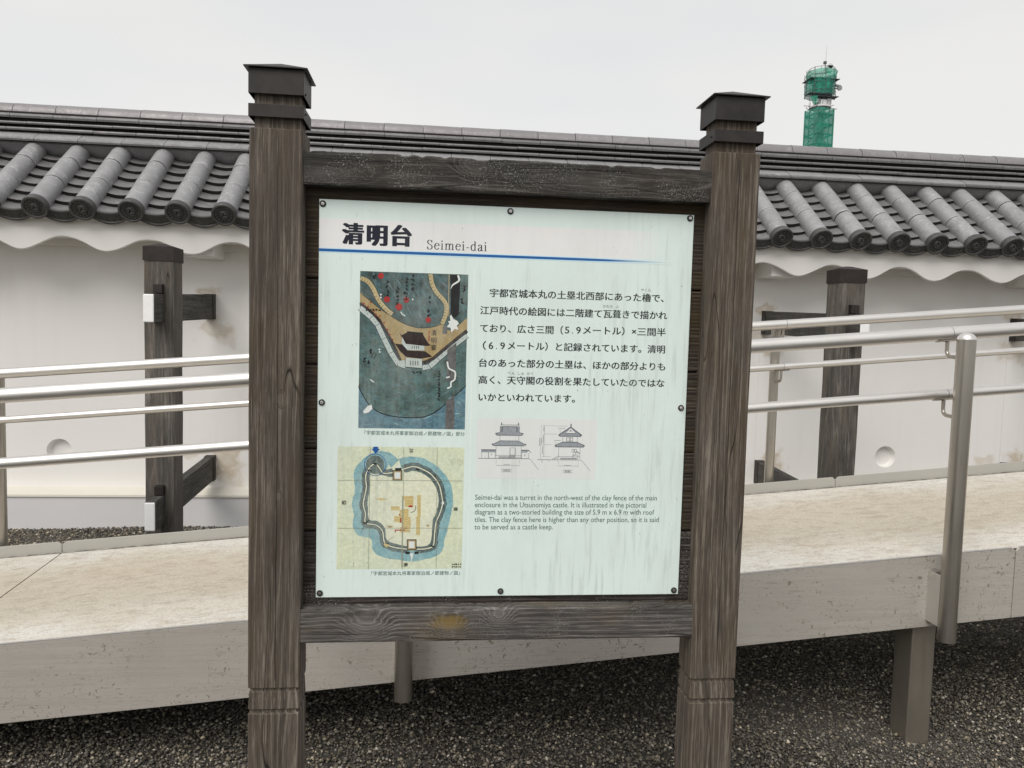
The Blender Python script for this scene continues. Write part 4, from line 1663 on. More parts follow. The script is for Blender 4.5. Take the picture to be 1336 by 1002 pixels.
def put_text(pr, s, x0, x1, zc, h, mat, ref='国', layer=3, offset=0.0, fat=0.0, rot=0):
    """fit the line between x0 and x1; h is the height of the reference glyph, zc its middle"""
    co, fs = text_mesh(s, offset)
    if ref not in _ref:
        rc, _ = text_mesh(ref)
        _ref[ref] = (rc[:, 1].min(), rc[:, 1].max())
    a, b = _ref[ref]
    sx_ = (x1 - x0) / (co[:, 0].max() - co[:, 0].min())
    sz_ = h / (b - a)
    xs = x0 + (co[:, 0] - co[:, 0].min()) * sx_
    zs_ = zc + (co[:, 1] - (a + b) / 2) * sz_
    if rot:
        cx, cz = (xs.min() + xs.max()) / 2, (zs_.min() + zs_.max()) / 2
        ca, sa = math.cos(R(rot)), math.sin(R(rot))
        xs, zs_ = cx + (xs - cx) * ca - (zs_ - cz) * sa, cz + (xs - cx) * sa + (zs_ - cz) * ca
    for k, dx in enumerate((0.0,) if not fat else (-fat, 0.0, fat)):
        y = depth(layer) - 0.00003 * k
        pr.mb.add(list(zip(xs + dx, [y] * len(xs), zs_)), fs, pr.mi(mat))


pr = Print()
for (ch, a, b, zc) in (("清", -0.2045, -0.1555, 1.7025), ("明", -0.1500, -0.1035, 1.7015), ("台", -0.0975, -0.0495, 1.7020)):
    put_text(pr, ch, a + 0.0024, b - 0.0024, zc, 0.0435, 'navy', offset=0.016, fat=0.0024)
pr.done('title_text')

# serif roman word drawn with a broad pen
GL = {
    'S': (0.98, [('c', [(.74, 1.10), (.69, 1.34), (.44, 1.45), (.19, 1.37), (.10, 1.14), (.22, .90), (.47, .75), (.72, .57), (.80, .33), (.70, .09), (.43, -.03), (.18, .04), (.07, .36)]), ('s', (.74, 1.08), (.76, 1.44)), ('s', (.07, -.02), (.07, .38))]),
    'e': (0.86, [('c', [(.14, .60), (.74, .60), (.70, .84), (.45, 1.0), (.21, .87), (.09, .50), (.21, .12), (.47, -.02), (.77, .20)])]),
    'i': (0.50, [('v', .25, 0, .97), ('h', .06, .45, 0), ('s', (.06, .90), (.25, .98)), ('d', .23, 1.34)]),
    'm': (1.58, [('v', .25, 0, .97), ('h', .06, .44, 0), ('s', (.06, .90), (.25, .98)), ('c', [(.27, .72), (.42, .93), (.60, .98), (.74, .84), (.77, .6)]), ('v', .77, 0, .7), ('h', .58, .96, 0),
                 ('c', [(.80, .72), (.95, .93), (1.12, .98), (1.27, .84), (1.30, .6)]), ('v', 1.30, 0, .7), ('h', 1.11, 1.49, 0)]),
    '-': (0.62, [('b', .10, .50, .44)]),
    'd': (1.00, [('v', .72, .06, 1.5), ('s', (.54, 1.44), (.72, 1.5)), ('s', (.72, .02), (.92, .05)), ('c', [(.70, .82), (.48, 1.0), (.25, .90), (.10, .50), (.22, .10), (.44, -.02), (.70, .16)])]),
    'a': (0.86, [('c', [(.14, .74), (.22, .93), (.42, 1.0), (.60, .88), (.62, .65), (.62, .2), (.70, .03), (.86, .10)]), ('c', [(.62, .60), (.34, .50), (.10, .28), (.16, .02), (.36, -.02), (.60, .20)])]),
}
pr = Print()
word = 'Seimei-dai'
tot = sum(GL[c][0] + 0.14 for c in word) - 0.14
X_0, X_1, ZB, XH = -0.0160, 0.1190, 1.6762, 0.0137
ux = (X_1 - X_0) / tot
penx = 0.0
for ch in word:
    adv, ops = GL[ch]

    def T(p):
        return (X_0 + (penx + p[0]) * ux, ZB + p[1] * XH)
    for op in ops:
        if op[0] == 'c':
            pts = [T(p) for p in smooth(op[1], 5)]
            ws = []
            for i in range(len(pts)):
                a, b = pts[max(0, i - 1)], pts[min(len(pts) - 1, i + 1)]
                l = math.hypot(b[0] - a[0], b[1] - a[1]) or 1
                vert = abs(b[1] - a[1]) / l
                ws.append(0.0008 + 0.0017 * vert ** 1.5)
            pr.stroke(pts, ws, 'navy', 3, True)
        elif op[0] == 'v':
            pr.stroke([T((op[1], op[2])), T((op[1], op[3]))], 0.0023, 'navy', 3, True)
        elif op[0] == 'h':
            pr.stroke([T((op[1], op[3] + .02)), T((op[2], op[3] + .02))], 0.0009, 'navy', 3, True)
        elif op[0] == 's':
            pr.stroke([T(op[1]), T(op[2])], 0.0007, 'navy', 3, True)
        elif op[0] == 'b':
            pr.stroke([T((op[1], op[3])), T((op[2], op[3]))], 0.0014, 'navy', 3, True)
        elif op[0] == 'd':
            q = T((op[1], op[2]))
            pr.dot(q, 0.0016, 'navy', 3)
    penx += adv + 0.14
pr.done('romanised_title')

BODY = [
    ("宇都宮城本丸の土塁北西部にあった櫓で、", 0.1280, 0.5340, 1.5825, 0.0180),
    ("江戸時代の絵図には二階建て瓦葺きで描かれ", 0.1070, 0.5440, 1.5425, 0.0180),
    ("ており、広さ三間（", 0.1080, 0.2990, 1.5020, 0.0180),
    ("メートル）×三間半", 0.3460, 0.5420, 1.5035, 0.0180),
    ("（", 0.1150, 0.1220, 1.4625, 0.0180),
    ("メートル）と記録されています。清明", 0.1720, 0.5420, 1.4635, 0.0180),
    ("台のあった部分の土塁は、ほかの部分よりも", 0.1070, 0.5440, 1.4230, 0.0180),
    ("高く、天守閣の役割を果たしていたのではな", 0.1070, 0.5440, 1.3840, 0.0180),
    ("いかといわれています。", 0.1080, 0.3320, 1.3440, 0.0180)]
pr = Print()
for t, a, b, z, h in BODY:
    pr = Print()
    put_text(pr, t, a, b, z, h, 'black', offset=0.003, fat=0.00035)
    pr.done('japanese_text')
for txt, a, z in (("5.9", 0.3035, 1.5030), ("6.9", 0.1285, 1.4630)):
    pr = Print()
    put_text(pr, txt[0], a, a + 0.0100, z, 0.0155, 'black', ref='5', fat=0.0003)
    put_text(pr, '.', a + 0.0168, a + 0.0188, z, 0.0155, 'black', ref='5')
    put_text(pr, '9', a + 0.0265, a + 0.0367, z, 0.0155, 'black', ref='5', fat=0.0003)
    pr.done('measurement_text')
pr = Print()
for t, a, b, z, h in (("やくら", 0.4790, 0.5020, 1.6005, 0.0072), ("かわら", 0.3910, 0.4130, 1.5600, 0.0072), ("ぶ", 0.4210, 0.4280, 1.5600, 0.0072),
                      ("てん", 0.1740, 0.1900, 1.4005, 0.0072), ("しゅ", 0.1970, 0.2110, 1.4005, 0.0072), ("かく", 0.2180, 0.2330, 1.4005, 0.0072)):
    pr = Print()
    put_text(pr, t, a, b, z, h, 'ruby', offset=0.0)
    pr.done('reading_aid_text')
pr = Print()
for t, a, b, z in (("Seimei-dai was a turret in the north-west of the clay fence of the main", 0.1055, 0.5370, 1.1115),
                   ("enclosure in the Utsunomiya castle. It is illustrated in the pictorial", 0.1055, 0.5120, 1.0942),
                   ("diagram as a two-storied building the size of 5.9 m x 6.9 m with roof", 0.1055, 0.5320, 1.0770),
                   ("tiles. The clay fence here is higher than any other position, so it is said", 0.1055, 0.5440, 1.0592),
                   ("to be served as a castle keep.", 0.1055, 0.2895, 1.0418)):
    pr = Print()
    put_text(pr, t, a, b, z, 0.0120, 'teal', ref='T', offset=-0.001)
    pr.done('english_text')
pr = Print()
put_text(pr, "「宇都宮城本丸将軍家御泊城ノ節建物ノ図」部分", -0.1490, 0.0780, 1.2585, 0.0094, 'teal', offset=0.0)
pr.done('caption_text')
pr = Print()
put_text(pr, "「宇都宮城本丸将軍家御泊城ノ節建物ノ図」", -0.1290, 0.0740, 0.9328, 0.0094, 'teal', offset=0.0)
pr.done('caption_text')

# ---- upper picture: painted view of the corner of the bailey
pr = Print([(88, 40), (702, 57), (683, 935), (78, 932)], (-0.1630, 0.0780, 1.2690, 1.6220))
pr.poly([(88, 40), (395, 49), (702, 57), (692, 500), (683, 935), (380, 933), (78, 932), (83, 500)], 'hill', 0)
shore = smooth([(78, 690), (105, 745), (150, 808), (220, 850), (320, 868), (440, 866), (520, 832), (580, 782), (640, 730), (692, 682)], 5)
pr.poly([(83, 240), (150, 300), (215, 400), (300, 560), (440, 584), (540, 530), (692, 405), (690, 690)] + list(reversed(shore)), 'hill2', 1)
pr.poly(shore + [(683, 935), (380, 933), (78, 932)], 'water', 1)
pr.stroke(shore, 5, 'brush', 3)
rr = random.Random(9)
for i in range(420):
    x, y = rr.uniform(95, 675), rr.uniform(60, 920)
    in_water = y > 868 - abs(x - 330) * 0.001 * abs(x - 330) * 1.6
    a = rr.uniform(-0.5, 0.5) + (0.9 if y < 330 else 0.3 * math.sin(x * 0.01))
    L_ = rr.uniform(8, 34)
    dx, dy = math.cos(a) * L_, math.sin(a) * L_
    mt = rr.choice(['hill2', 'hill', 'water', 'smoke', 'daub']) if not in_water else rr.choice(['water', 'daub', 'hill2', 'moat'])
    pr.stroke([(x - dx, y - dy), (x + rr.uniform(-3, 3), y + rr.uniform(-3, 3)), (x + dx, y + dy)], [1, rr.uniform(2.5, 7), 1], mt, 1.6)
pr.poly(smooth([(88, 160), (130, 196), (200, 252), (262, 292), (335, 334), (420, 358), (500, 352), (548, 335), (590, 372), (640, 350), (699, 300), (697, 372), (640, 408), (580, 456), (520, 505), (485, 535), (440, 545), (320, 545), (300, 500), (270, 440), (230, 370), (190, 310), (150, 270), (88, 228)], 3, True), 'land', 2)
pr.stroke(smooth([(88, 160), (130, 196), (200, 252), (262, 292), (335, 334), (420, 358), (500, 352), (548, 335)], 4), 3, 'brush', 3)
for P_ in ([(90, 80), (130, 98), (162, 140), (190, 200), (230, 250), (268, 282)], [(485, 55), (495, 110), (522, 160), (560, 200), (577, 240), (570, 290), (552, 335)]):
    sm = smooth(P_, 6)
    pr.stroke(sm, 30, 'brush', 2)
    pr.stroke(sm, 25, 'path', 3)
    for i in range(2, len(sm) - 1, 2):
        (ax, ay), (bx, by) = sm[i], sm[i + 1]
        l = math.hypot(bx - ax, by - ay)
        nx_, ny_ = -(by - ay) / l, (bx - ax) / l
        pr.stroke([(ax + nx_ * 12, ay + ny_ * 12), (ax - nx_ * 2, ay - ny_ * 2)], 2, 'roof', 4)
wl = [(86, 246), (150, 300), (186, 342), (222, 420), (262, 500), (302, 562), (345, 576)]
wr = [(440, 584), (482, 576), (530, 532), (600, 470), (695, 398)]
for W_ in (wl, wr):
    pr.stroke(W_, 34, 'brush', 2)
    pr.stroke(W_, 29, 'wallp', 3)
    sm = smooth(W_, 3)
    for i in range(1, len(sm) - 1):
        (ax, ay), (bx, by) = sm[i], sm[i + 1]
        l = math.hypot(bx - ax, by - ay)
        nx_, ny_ = -(by - ay) / l, (bx - ax) / l
        if i % 3 == 0:
            pr.stroke([(ax + nx_ * 14, ay + ny_ * 14), (ax - nx_ * 14, ay - ny_ * 14)], 2.5, 'brush', 4)
        else:
            pr.dot((ax, ay), 2.5, 'smoke', 4, 6)
pr.stroke([(87, 220), (150, 268), (196, 314), (242, 392), (276, 452), (316, 545)], 15, 'roof', 4)
pr.stroke([(445, 556), (500, 532), (560, 482), (620, 432), (697, 372)], 20, 'roof', 4)
for i, (x, y) in enumerate([(108, 222), (132, 238), (165, 262), (176, 282), (198, 292), (222, 330), (240, 368), (256, 396), (270, 425), (146, 215)]):
    pr.poly([(x, y - 6), (x + 6, y), (x + 1, y + 7), (x - 5, y + 3)], 'red', 4)
# turret in the painting
pr.poly([(310, 390), (322, 400), (352, 384), (440, 390), (470, 440), (488, 458), (450, 460), (344, 447)], 'inkroof', 5)
pr.stroke([(352, 381), (444, 389)], 8, 'brush', 6)
pr.poly([(324, 410), (346, 450), (452, 460), (450, 486), (350, 484), (322, 448)], 'wallp', 6)
pr.poly([(284, 448), (326, 452), (356, 486), (456, 490), (496, 520), (430, 532), (346, 522), (312, 490)], 'inkroof', 6)
pr.poly([(345, 528), (440, 534), (437, 586), (342, 580)], 'wallp', 5)
pr.poly([(305, 545), (342, 542), (342, 578), (300, 574)], 'wallp', 5)
for x in (382, 394, 406, 418):
    pr.stroke([(x, 460), (x, 476)], 5, 'smoke', 7)
for x in (372, 386, 400, 414):
    pr.stroke([(x, 545), (x, 570)], 5, 'smoke', 7)
pr.stroke([(342, 528), (342, 580), (438, 587), (440, 534)], 2.5, 'brush', 7)
# dark worm-eaten strip and lost paper
pr.poly([(597, 56), (656, 57), (653, 170), (646, 280), (628, 300), (600, 292), (602, 160)], 'brush', 3)
pr.poly([(660, 57), (702, 57), (699, 250), (655, 300)], 'hill2', 2)
pr.stroke([(592, 56), (590, 160), (590, 290)], 4, 'path', 4)
pr.stroke(smooth([(643, 60), (650, 88), (634, 102), (612, 116), (602, 136)], 3), [10, 12, 12, 12, 10, 10, 10, 10, 9, 8, 6, 4, 3], 'white', 5)
pr.poly([(596, 292), (604, 282), (616, 306), (640, 318), (648, 334), (636, 344), (646, 368), (624, 362), (606, 384), (600, 356), (578, 352), (594, 334), (586, 320), (600, 316)], 'white', 5)
pr.poly([(556, 350), (582, 352), (580, 392), (554, 390)], 'smoke', 4)
pr.poly([(582, 480), (634, 440), (632, 560), (628, 650), (576, 655), (580, 600)], 'smoke', 3)
pr.poly([(575, 775), (624, 740), (622, 934), (570, 933)], 'smoke', 3)
pr.stroke(smooth([(582, 548), (590, 585), (614, 598), (628, 610), (624, 650), (604, 664), (602, 690), (582, 700)], 3), 9, 'white', 5)
pr.stroke([(575, 640), (596, 634)], 8, 'white', 5)
pr.poly([(104, 836), (130, 806), (152, 796), (158, 820), (136, 842), (112, 848)], 'white', 5)
pr.poly([(140, 650), (152, 654), (172, 670), (158, 668)], 'white', 5)
pr.stroke([(316, 268), (326, 282), (342, 292)], 6, 'white', 5)
for x, y in ((204, 172), (204, 188), (196, 482), (198, 496), (384, 198)):
    pr.dot((x, y), 5, 'white', 5, 8)
for (x, y, r) in ((204, 66, 17), (238, 199, 18), (306, 241, 20), (347, 201, 16), (473, 312, 16)):
    pr.dot((x, y), r, 'red', 5, 12, 0.08)
for i, (x, a, b, sz) in enumerate([(170, 55, 82, 12), (244, 88, 190, 12), (298, 122, 232, 11), (345, 150, 205, 13), (352, 70, 150, 9), (384, 55, 150, 11), (480, 172, 225, 10), (478, 252, 300, 12), (682, 120, 150, 13), (668, 190, 220, 12), (535, 596, 770, 8), (150, 480, 500, 9), (112, 530, 555, 10), (136, 548, 560, 8)]):
    pr.scribble(x, a, b, 3.4, 'brush', 6, sz, seed=i)
pr.stroke([(150, 520), (166, 500), (180, 510), (164, 532), (150, 520)], 3, 'brush', 6)
pr.scribble(612, 380, 440, 3.4, 'brush', 6, 9, seed=44, horizontal=True)
pr.scribble(258, 118, 205, 3.0, 'brush', 6, 8, seed=45, horizontal=True)
pr.scribble(478, 372, 430, 2.0, 'red', 6, 5, seed=46)
q0 = pr.map((490, 365))
q1 = pr.map((520, 490))
for k_, ch in enumerate("清明臺"):
    z = q0[1] + (q1[1] - q0[1]) * (k_ + .5) / 3
    put_text(pr, ch, q0[0], q1[0] - .0005, z, 0.0125, 'roof', layer=6)
pr.done('painted_view_picture')

# ---- lower picture: plan of the bailey
pr = Print([(55, 92), (905, 92), (882, 912), (50, 912)], (-0.2080, 0.0780, 0.9430, 1.2270))
pr.poly([(55, 92), (905, 92), (882, 912), (50, 912)], 'paper', 0)
moat_l = smooth([(436, 205), (400, 172), (345, 156), (285, 172), (240, 208), (198, 260), (200, 330), (205, 400), (185, 470), (200, 540), (192, 610), (215, 655), (280, 665), (318, 710), (325, 775), (390, 805), (470, 815), (545, 828)], 5)
moat_r = smooth([(470, 205), (540, 190), (610, 200), (680, 235), (735, 285), (775, 350), (790, 430), (780, 520), (760, 610), (735, 700), (715, 780), (650, 808), (545, 828)], 5)
for mm_ in (moat_l, moat_r):
    pr.stroke([(x + random.uniform(-.8, .8), y + random.uniform(-.8, .8)) for x, y in mm_], [random.uniform(68, 78) for _ in mm_], 'moat', 1)
pr.dot((335, 200), 58, 'moat', 1, 24)
bank_l = smooth([(425, 262), (360, 268), (330, 230), (303, 205), (262, 235), (240, 290), (245, 360), (232, 430), (225, 480), (240, 540), (240, 600), (310, 615), (352, 655), (368, 735), (430, 765), (520, 778)], 5)
bank_r = smooth([(490, 240), (560, 222), (620, 240), (680, 275), (730, 340), (748, 410), (755, 470), (735, 540), (710, 600), (700, 680), (690, 755), (640, 775), (580, 778)], 5)
for bb in (bank_l, bank_r):
    pr.stroke([(x + random.uniform(-1.5, 1.5), y + random.uniform(-1.5, 1.5)) for x, y in bb], [random.uniform(48, 60) for _ in bb], 'bank', 2)
inner = smooth([(272, 285), (380, 286), (410, 328), (488, 332), (500, 272), (590, 262), (655, 290), (712, 365), (728, 465), (690, 565), (672, 735), (590, 760), (500, 755), (385, 718), (370, 640), (325, 590), (262, 575), (258, 480), (272, 340)], 3, True)
pr.poly(inner, 'paper2', 3)
pr.dot((303, 212), 62, 'bank', 2, 28)
for bb in (bank_l, bank_r):
    pr.stroke(bb, 13, 'brush', 4)
    pr.stroke(bb, 8, 'paper2', 5)
pr.stroke([(303 + 72 * math.cos(2 * math.pi * i / 40), 212 + 72 * math.sin(2 * math.pi * i / 40)) for i in range(41)], 3.5, 'arrow', 6)
pr.poly([(290, 82), (322, 82), (322, 106), (334, 106), (306, 138), (279, 106), (290, 106)], 'arrow', 6)
for (x, y) in ((303, 205), (588, 242), (236, 600), (684, 758), (265, 250), (380, 740)):
    pr.stroke([(x - 14, y - 3), (x + 14, y + 3)], 9, 'brush', 6)
# gates
for (x, y, w_, h_) in ((452, 282, 52, 58), (547, 748, 52, 62)):
    pr.poly([(x - w_ * .62, y - h_ * .6), (x + w_ * .62, y - h_ * .6), (x + w_ * .62, y + h_ * .6), (x - w_ * .62, y + h_ * .6)], 'brush', 5)
    pr.poly([(x - w_ * .52, y - h_ * .5), (x + w_ * .52, y - h_ * .5), (x + w_ * .52, y + h_ * .5), (x - w_ * .52, y + h_ * .5)], 'land', 6)
    pr.poly([(x - w_ * .36, y - h_ * .36), (x + w_ * .36, y - h_ * .36), (x + w_ * .36, y + h_ * .36), (x - w_ * .36, y + h_ * .36)], 'white', 7)
pr.stroke([(436, 240), (478, 238)], 14, 'brush', 6)
pr.poly([(448, 232), (460, 198), (472, 232)], 'white', 6)
pr.stroke([(505, 802), (534, 802)], 16, 'brush', 6)
pr.stroke([(566, 802), (592, 802)], 16, 'brush', 6)
pr.poly([(534, 806), (560, 806), (547, 858)], 'white', 6)
pr.poly([(360, 745), (368, 735), (405, 752), (375, 765)], 'gold', 6)
pr.stroke([(385, 720), (430, 690)], 2.5, 'fold', 6)
# halls
for (a, b, c, d, mt) in ((485, 420, 560, 446, 'gold'), (500, 446, 558, 492, 'gold'), (408, 488, 466, 516, 'gold'), (488, 505, 526, 662, 'gold'), (526, 560, 540, 640, 'gold'), (430, 555, 468, 594, 'gold'),
                         (585, 412, 608, 560, 'gold'), (577, 560, 603, 682, 'gold'), (466, 512, 486, 540, 'gold'), (462, 545, 484, 600, 'gold'), (468, 628, 536, 664, 'gold')):
    pr.poly([(a, b), (c, b), (c, d), (a, d)], mt, 4)
    n = int((d - b) / 16)
    for i in range(n):
        pr.stroke([(a + 3, b + 8 + i * 16), (c - 3, b + 8 + i * 16)], 1.6, 'land', 5)
for (a, b, c, d) in ((526, 482, 554, 494), (434, 645, 500, 652), (434, 652, 440, 664), (500, 632, 516, 638), (462, 540, 472, 548), (470, 566, 478, 598)):
    pr.poly([(a, b), (c, b), (c, d), (a, d)], 'red', 6)
pr.poly([(300, 440), (340, 433), (392, 440), (350, 450)], 'gold', 4)
pr.poly([(376, 626), (402, 616), (426, 626), (402, 634)], 'land', 4)
pr.poly([(645, 614), (662, 611), (665, 624), (648, 626)], 'land', 4)
pr.stroke(smooth([(574, 482), (574, 505), (562, 522), (540, 530)], 3), 3, 'brush', 6)
pr.dot((757, 466), 10, 'white', 6, 8, 0.2)
# fold lines
for x in (268, 493, 718):
    pr.stroke([(x + 2, 92), (x - 8, 912)], 2.6, 'fold', 7)
for y in (315, 635):
    pr.stroke([(55, y), (890, y)], 2.6, 'fold', 7)
pr.stroke([(486, 420), (480, 900)], 5, 'fold', 6)
for (ch, x, y, rot_) in (('北', 545, 117, 180), ('西', 98, 464, 90), ('東', 843, 506, -90), ('南', 507, 884, 0)):
    q = pr.map((x, y))
    put_text(pr, ch, q[0] - .0048, q[0] + .0048, q[1], 0.0095, 'brush', layer=7, rot=rot_, offset=0.01)
pr.scribble(882, 815, 880, 2.6, 'brush', 7, 6, seed=70, horizontal=True)
pr.scribble(899, 815, 880, 2.6, 'brush', 7, 6, seed=71, horizontal=True)
for i in range(9):
    x = 802 + i * 11
    pr.stroke([(x, 168), (x + 1, 180 + (i * 37) % 45)], 1.6, 'fold', 4)
pr.done('castle_plan_picture')

# ---- measured elevations
pr = Print()
pr.poly([(0.1060, 1.1550), (0.3865, 1.1550), (0.3865, 1.2960), (0.1060, 1.2960)], 'dgm', 0)


def EA(x, y, off=620):
    px = off + x / 12.525
    py = 545 + y / 12.525
    return (0.106 + (px - 622.6) / 156.4 * 0.2805, 1.296 - (py - 546.0) / 79.0 * 0.141)


def eb(x, y):
    return EA(x, y, 700)


def st(f, pts, w=0.0009, mat='line', layer=2):
    pr.stroke([f(*p) for p in pts], w, mat, layer, True)


def pg(f, pts, mat, layer=1):
    pr.poly([f(*p) for p in pts], mat, layer)


f = EA
pg(f, [(405, 140), (720, 140), (720, 240), (785, 262), (765, 290), (350, 290), (335, 262), (405, 240)], 'slate')
pg(f, [(405, 380), (712, 380), (830, 440), (800, 460), (300, 460), (275, 440)], 'slate')
pg(f, [(110, 535), (348, 535), (348, 570), (110, 570)], 'slate')
pg(f, [(756, 535), (880, 535), (912, 570), (756, 570)], 'slate')
st(f, [(110, 529), (348, 529)], 0.0022, 'line2')
st(f, [(756, 529), (880, 529), (912, 570)], 0.0018, 'line2')
st(f, [(430, 120), (710, 120)], 0.0012, 'line2')
st(f, [(460, 146), (670, 146)], 0.0016, 'line2')
for x in (432, 445, 672, 688):
    st(f, [(x, 140), (x, 236)], 0.0013, 'line2')
for x in (408, 718):
    st(f, [(x, 135), (x, 238)], 0.0010, 'line2')
for x in (428, 702):
    pg(f, [(x - 12, 120), (x + 12, 120), (x + 4, 75), (x - 5, 84)], 'line2', 3)
st(f, [(350, 288), (765, 288)], 0.0016, 'line2')
st(f, [(300, 459), (805, 459)], 0.0016, 'line2')
for x, y in ((345, 262), (772, 262), (290, 438), (822, 438)):
    pg(f, [(x - 14, y - 14), (x + 14, y - 12), (x + 12, y + 12), (x - 12, y + 12)], 'line2', 3)
st(f, [(405, 240), (340, 258)], 0.0012, 'line2')
st(f, [(716, 240), (782, 258)], 0.0012, 'line2')
st(f, [(405, 378), (712, 378)], 0.0012, 'line2')
st(f, [(405, 380), (285, 440)], 0.0012, 'line2')
st(f, [(712, 380), (825, 440)], 0.0012, 'line2')
for x in (407, 712):
    st(f, [(x, 290), (x, 380)])
for x in (348, 756):
    st(f, [(x, 460), (x, 660)])
st(f, [(575, 668), (575, 493), (660, 493), (660, 668)], 0.0012, 'line2')
pg(f, [(575, 605), (660, 605), (660, 665), (575, 665)], 'stone', 1)
st(f, [(335, 668), (335, 618), (575, 618)])
st(f, [(662, 618), (768, 618), (768, 668)])
for i in range(7):
    x = 392 + i * 26
    st(f, [(x, 655), (x + 8, 632), (x + 18, 636), (x + 20, 660), (x + 4, 662)], 0.001, 'line2')
for i in range(3):
    x = 680 + i * 26
    st(f, [(x, 655), (x + 10, 640), (x + 18, 660)], 0.0008, 'line2')
for x in (118, 228, 335, 766, 880):
    st(f, [(x, 570), (x, 665)], 0.0008 if x != 228 else 0.0016)
st(f, [(60, 668), (885, 668)], 0.0012, 'line2')
st(f, [(885, 668), (915, 682), (1050, 850)])
pg(f, [(266, 598), (284, 598), (284, 612), (266, 612)], 'line', 3)
pg(f, [(168, 628), (182, 628), (182, 634), (168, 634)], 'line', 3)
pg(f, [(812, 598), (824, 598), (822, 624), (814, 624)], 'line2', 3)
pg(f, [(850, 560), (885, 540), (905, 565), (900, 580), (860, 580)], 'dgm', 3)
st(f, [(354, 690), (354, 782), (735, 782), (735, 690)], 0.0007)
st(f, [(445, 842), (608, 842), (608, 886), (445, 886), (445, 842)], 0.0008)
for i in range(7):
    x = 478 + i * 16
    st(f, [(x, 764), (x + 9, 768)], 0.0014, 'line', 3)
for i in range(5):
    x = 478 + i * 22
    st(f, [(x, 856), (x + 14, 856)], 0.0010, 'line2', 3)
    st(f, [(x, 872), (x + 14, 872)], 0.0010, 'line2', 3)
    st(f, [(x + 7, 850), (x + 7, 878)], 0.0010, 'line2', 3)
f = eb
pg(f, [(556, 135), (700, 250), (740, 270), (730, 296), (368, 296), (360, 270), (405, 250)], 'slate')
pg(f, [(556, 160), (640, 240), (475, 240)], 'dgm', 2)
pg(f, [(525, 210), (585, 210), (556, 190)], 'line2', 3)
st(f, [(556, 85), (562, 110), (556, 140)], 0.0024, 'line2', 3)
st(f, [(368, 268), (556, 138), (735, 268)], 0.0022, 'line2', 3)
st(f, [(480, 243), (640, 243)], 0.0012, 'line2', 3)
st(f, [(375, 292), (728, 292)], 0.0016, 'line2', 3)
pg(f, [(430, 388), (670, 388), (795, 445), (780, 470), (310, 470), (300, 445)], 'slate')
st(f, [(430, 388), (670, 388)], 0.0018, 'line2')
st(f, [(430, 388), (310, 440)], 0.0014, 'line2')
st(f, [(670, 388), (790, 440)], 0.0014, 'line2')
st(f, [(315, 468), (780, 468)], 0.0016, 'line2')
for x, y in ((370, 272), (732, 272), (314, 446), (784, 446)):
    pg(f, [(x - 13, y - 12), (x + 13, y - 12), (x + 11, y + 12), (x - 11, y + 12)], 'line2', 3)
for x in (432, 670):
    st(f, [(x, 296), (x, 388)])
st(f, [(490, 316), (598, 316)], 0.001, 'line2')
st(f, [(490, 370), (598, 370)], 0.001, 'line2')
for x in (494, 540, 560, 596):
    st(f, [(x, 316), (x, 370)], 0.001, 'line2')
for x in (370, 722):
    st(f, [(x, 470), (x, 660)])
for x in (590, 632):
    st(f, [(x, 505), (x + 30, 505), (x + 30, 556), (x, 556), (x, 505)], 0.001, 'line2')
st(f, [(640, 572), (676, 545), (716, 574)], 0.0018, 'line2', 3)
st(f, [(600, 600), (668, 600)], 0.0014, 'line2')
for x in (608, 688):
    st(f, [(x, 590), (x, 665)], 0.001, 'line2')
for i in range(12):
    x = 400 + i * 23
    st(f, [(x, 672), (x + 4, 650), (x + 16, 652), (x + 18, 674)], 0.0010, 'line2')
st(f, [(370, 628), (722, 628)])
st(f, [(265, 676), (368, 615)])
for i in range(3):
    st(f, [(300 + i * 24, 672), (318 + i * 22, 645)], 0.0009)
st(f, [(20, 682), (735, 682)], 0.0010, 'line2')
st(f, [(735, 682), (765, 700), (905, 868)])
st(f, [(368, 705), (368, 782), (698, 782), (698, 705)], 0.0007)
st(f, [(455, 850), (610, 850), (610, 896), (455, 896), (455, 850)], 0.0008)
for i in range(4):
    x = 480 + i * 26
    st(f, [(x, 864), (x + 17, 864)], 0.0011, 'line2', 3)
    st(f, [(x, 882), (x + 17, 882)], 0.0011, 'line2', 3)
    st(f, [(x + 8, 858), (x + 8, 888)], 0.0011, 'line2', 3)
st(f, [(72, 680), (72, 118), (500, 128)], 0.0006)
st(f, [(125, 640), (125, 120)], 0.0007)
for y in (258, 434, 632):
    st(f, [(100, y), (330 if y == 258 else 250, y)], 0.0006)
for x, y0, y1 in ((52, 330, 470), (82, 325, 440), (115, 140, 230), (112, 280, 410), (105, 460, 600), (100, 685, 745)):
    n = int((y1 - y0) / 16)
    for i in range(n):
        st(f, [(x - 4, y0 + i * 16), (x + 3, y0 + i * 16 + 9)], 0.0016, 'line', 3)
for x0, y in ((355, 162), (290, 360), (470, 770)):
    for i in range(7):
        st(f, [(x0 + i * 16, y), (x0 + i * 16 + 9, y + 4)], 0.0014, 'line', 3)
st(f, [(382, 180), (382, 250)], 0.0006)
st(f, [(320, 378), (320, 430)], 0.0006)
pr.done('elevation_drawing')

m = MB()
m.box((-0.2826, 1.7765, 0.80), (0.6252, 1.7865, 1.865))  # unseen dark sheet added to stop light leaking through the plank gaps
m.obj('gap_light_blocker', MAT['sleeve_dark'], sign)

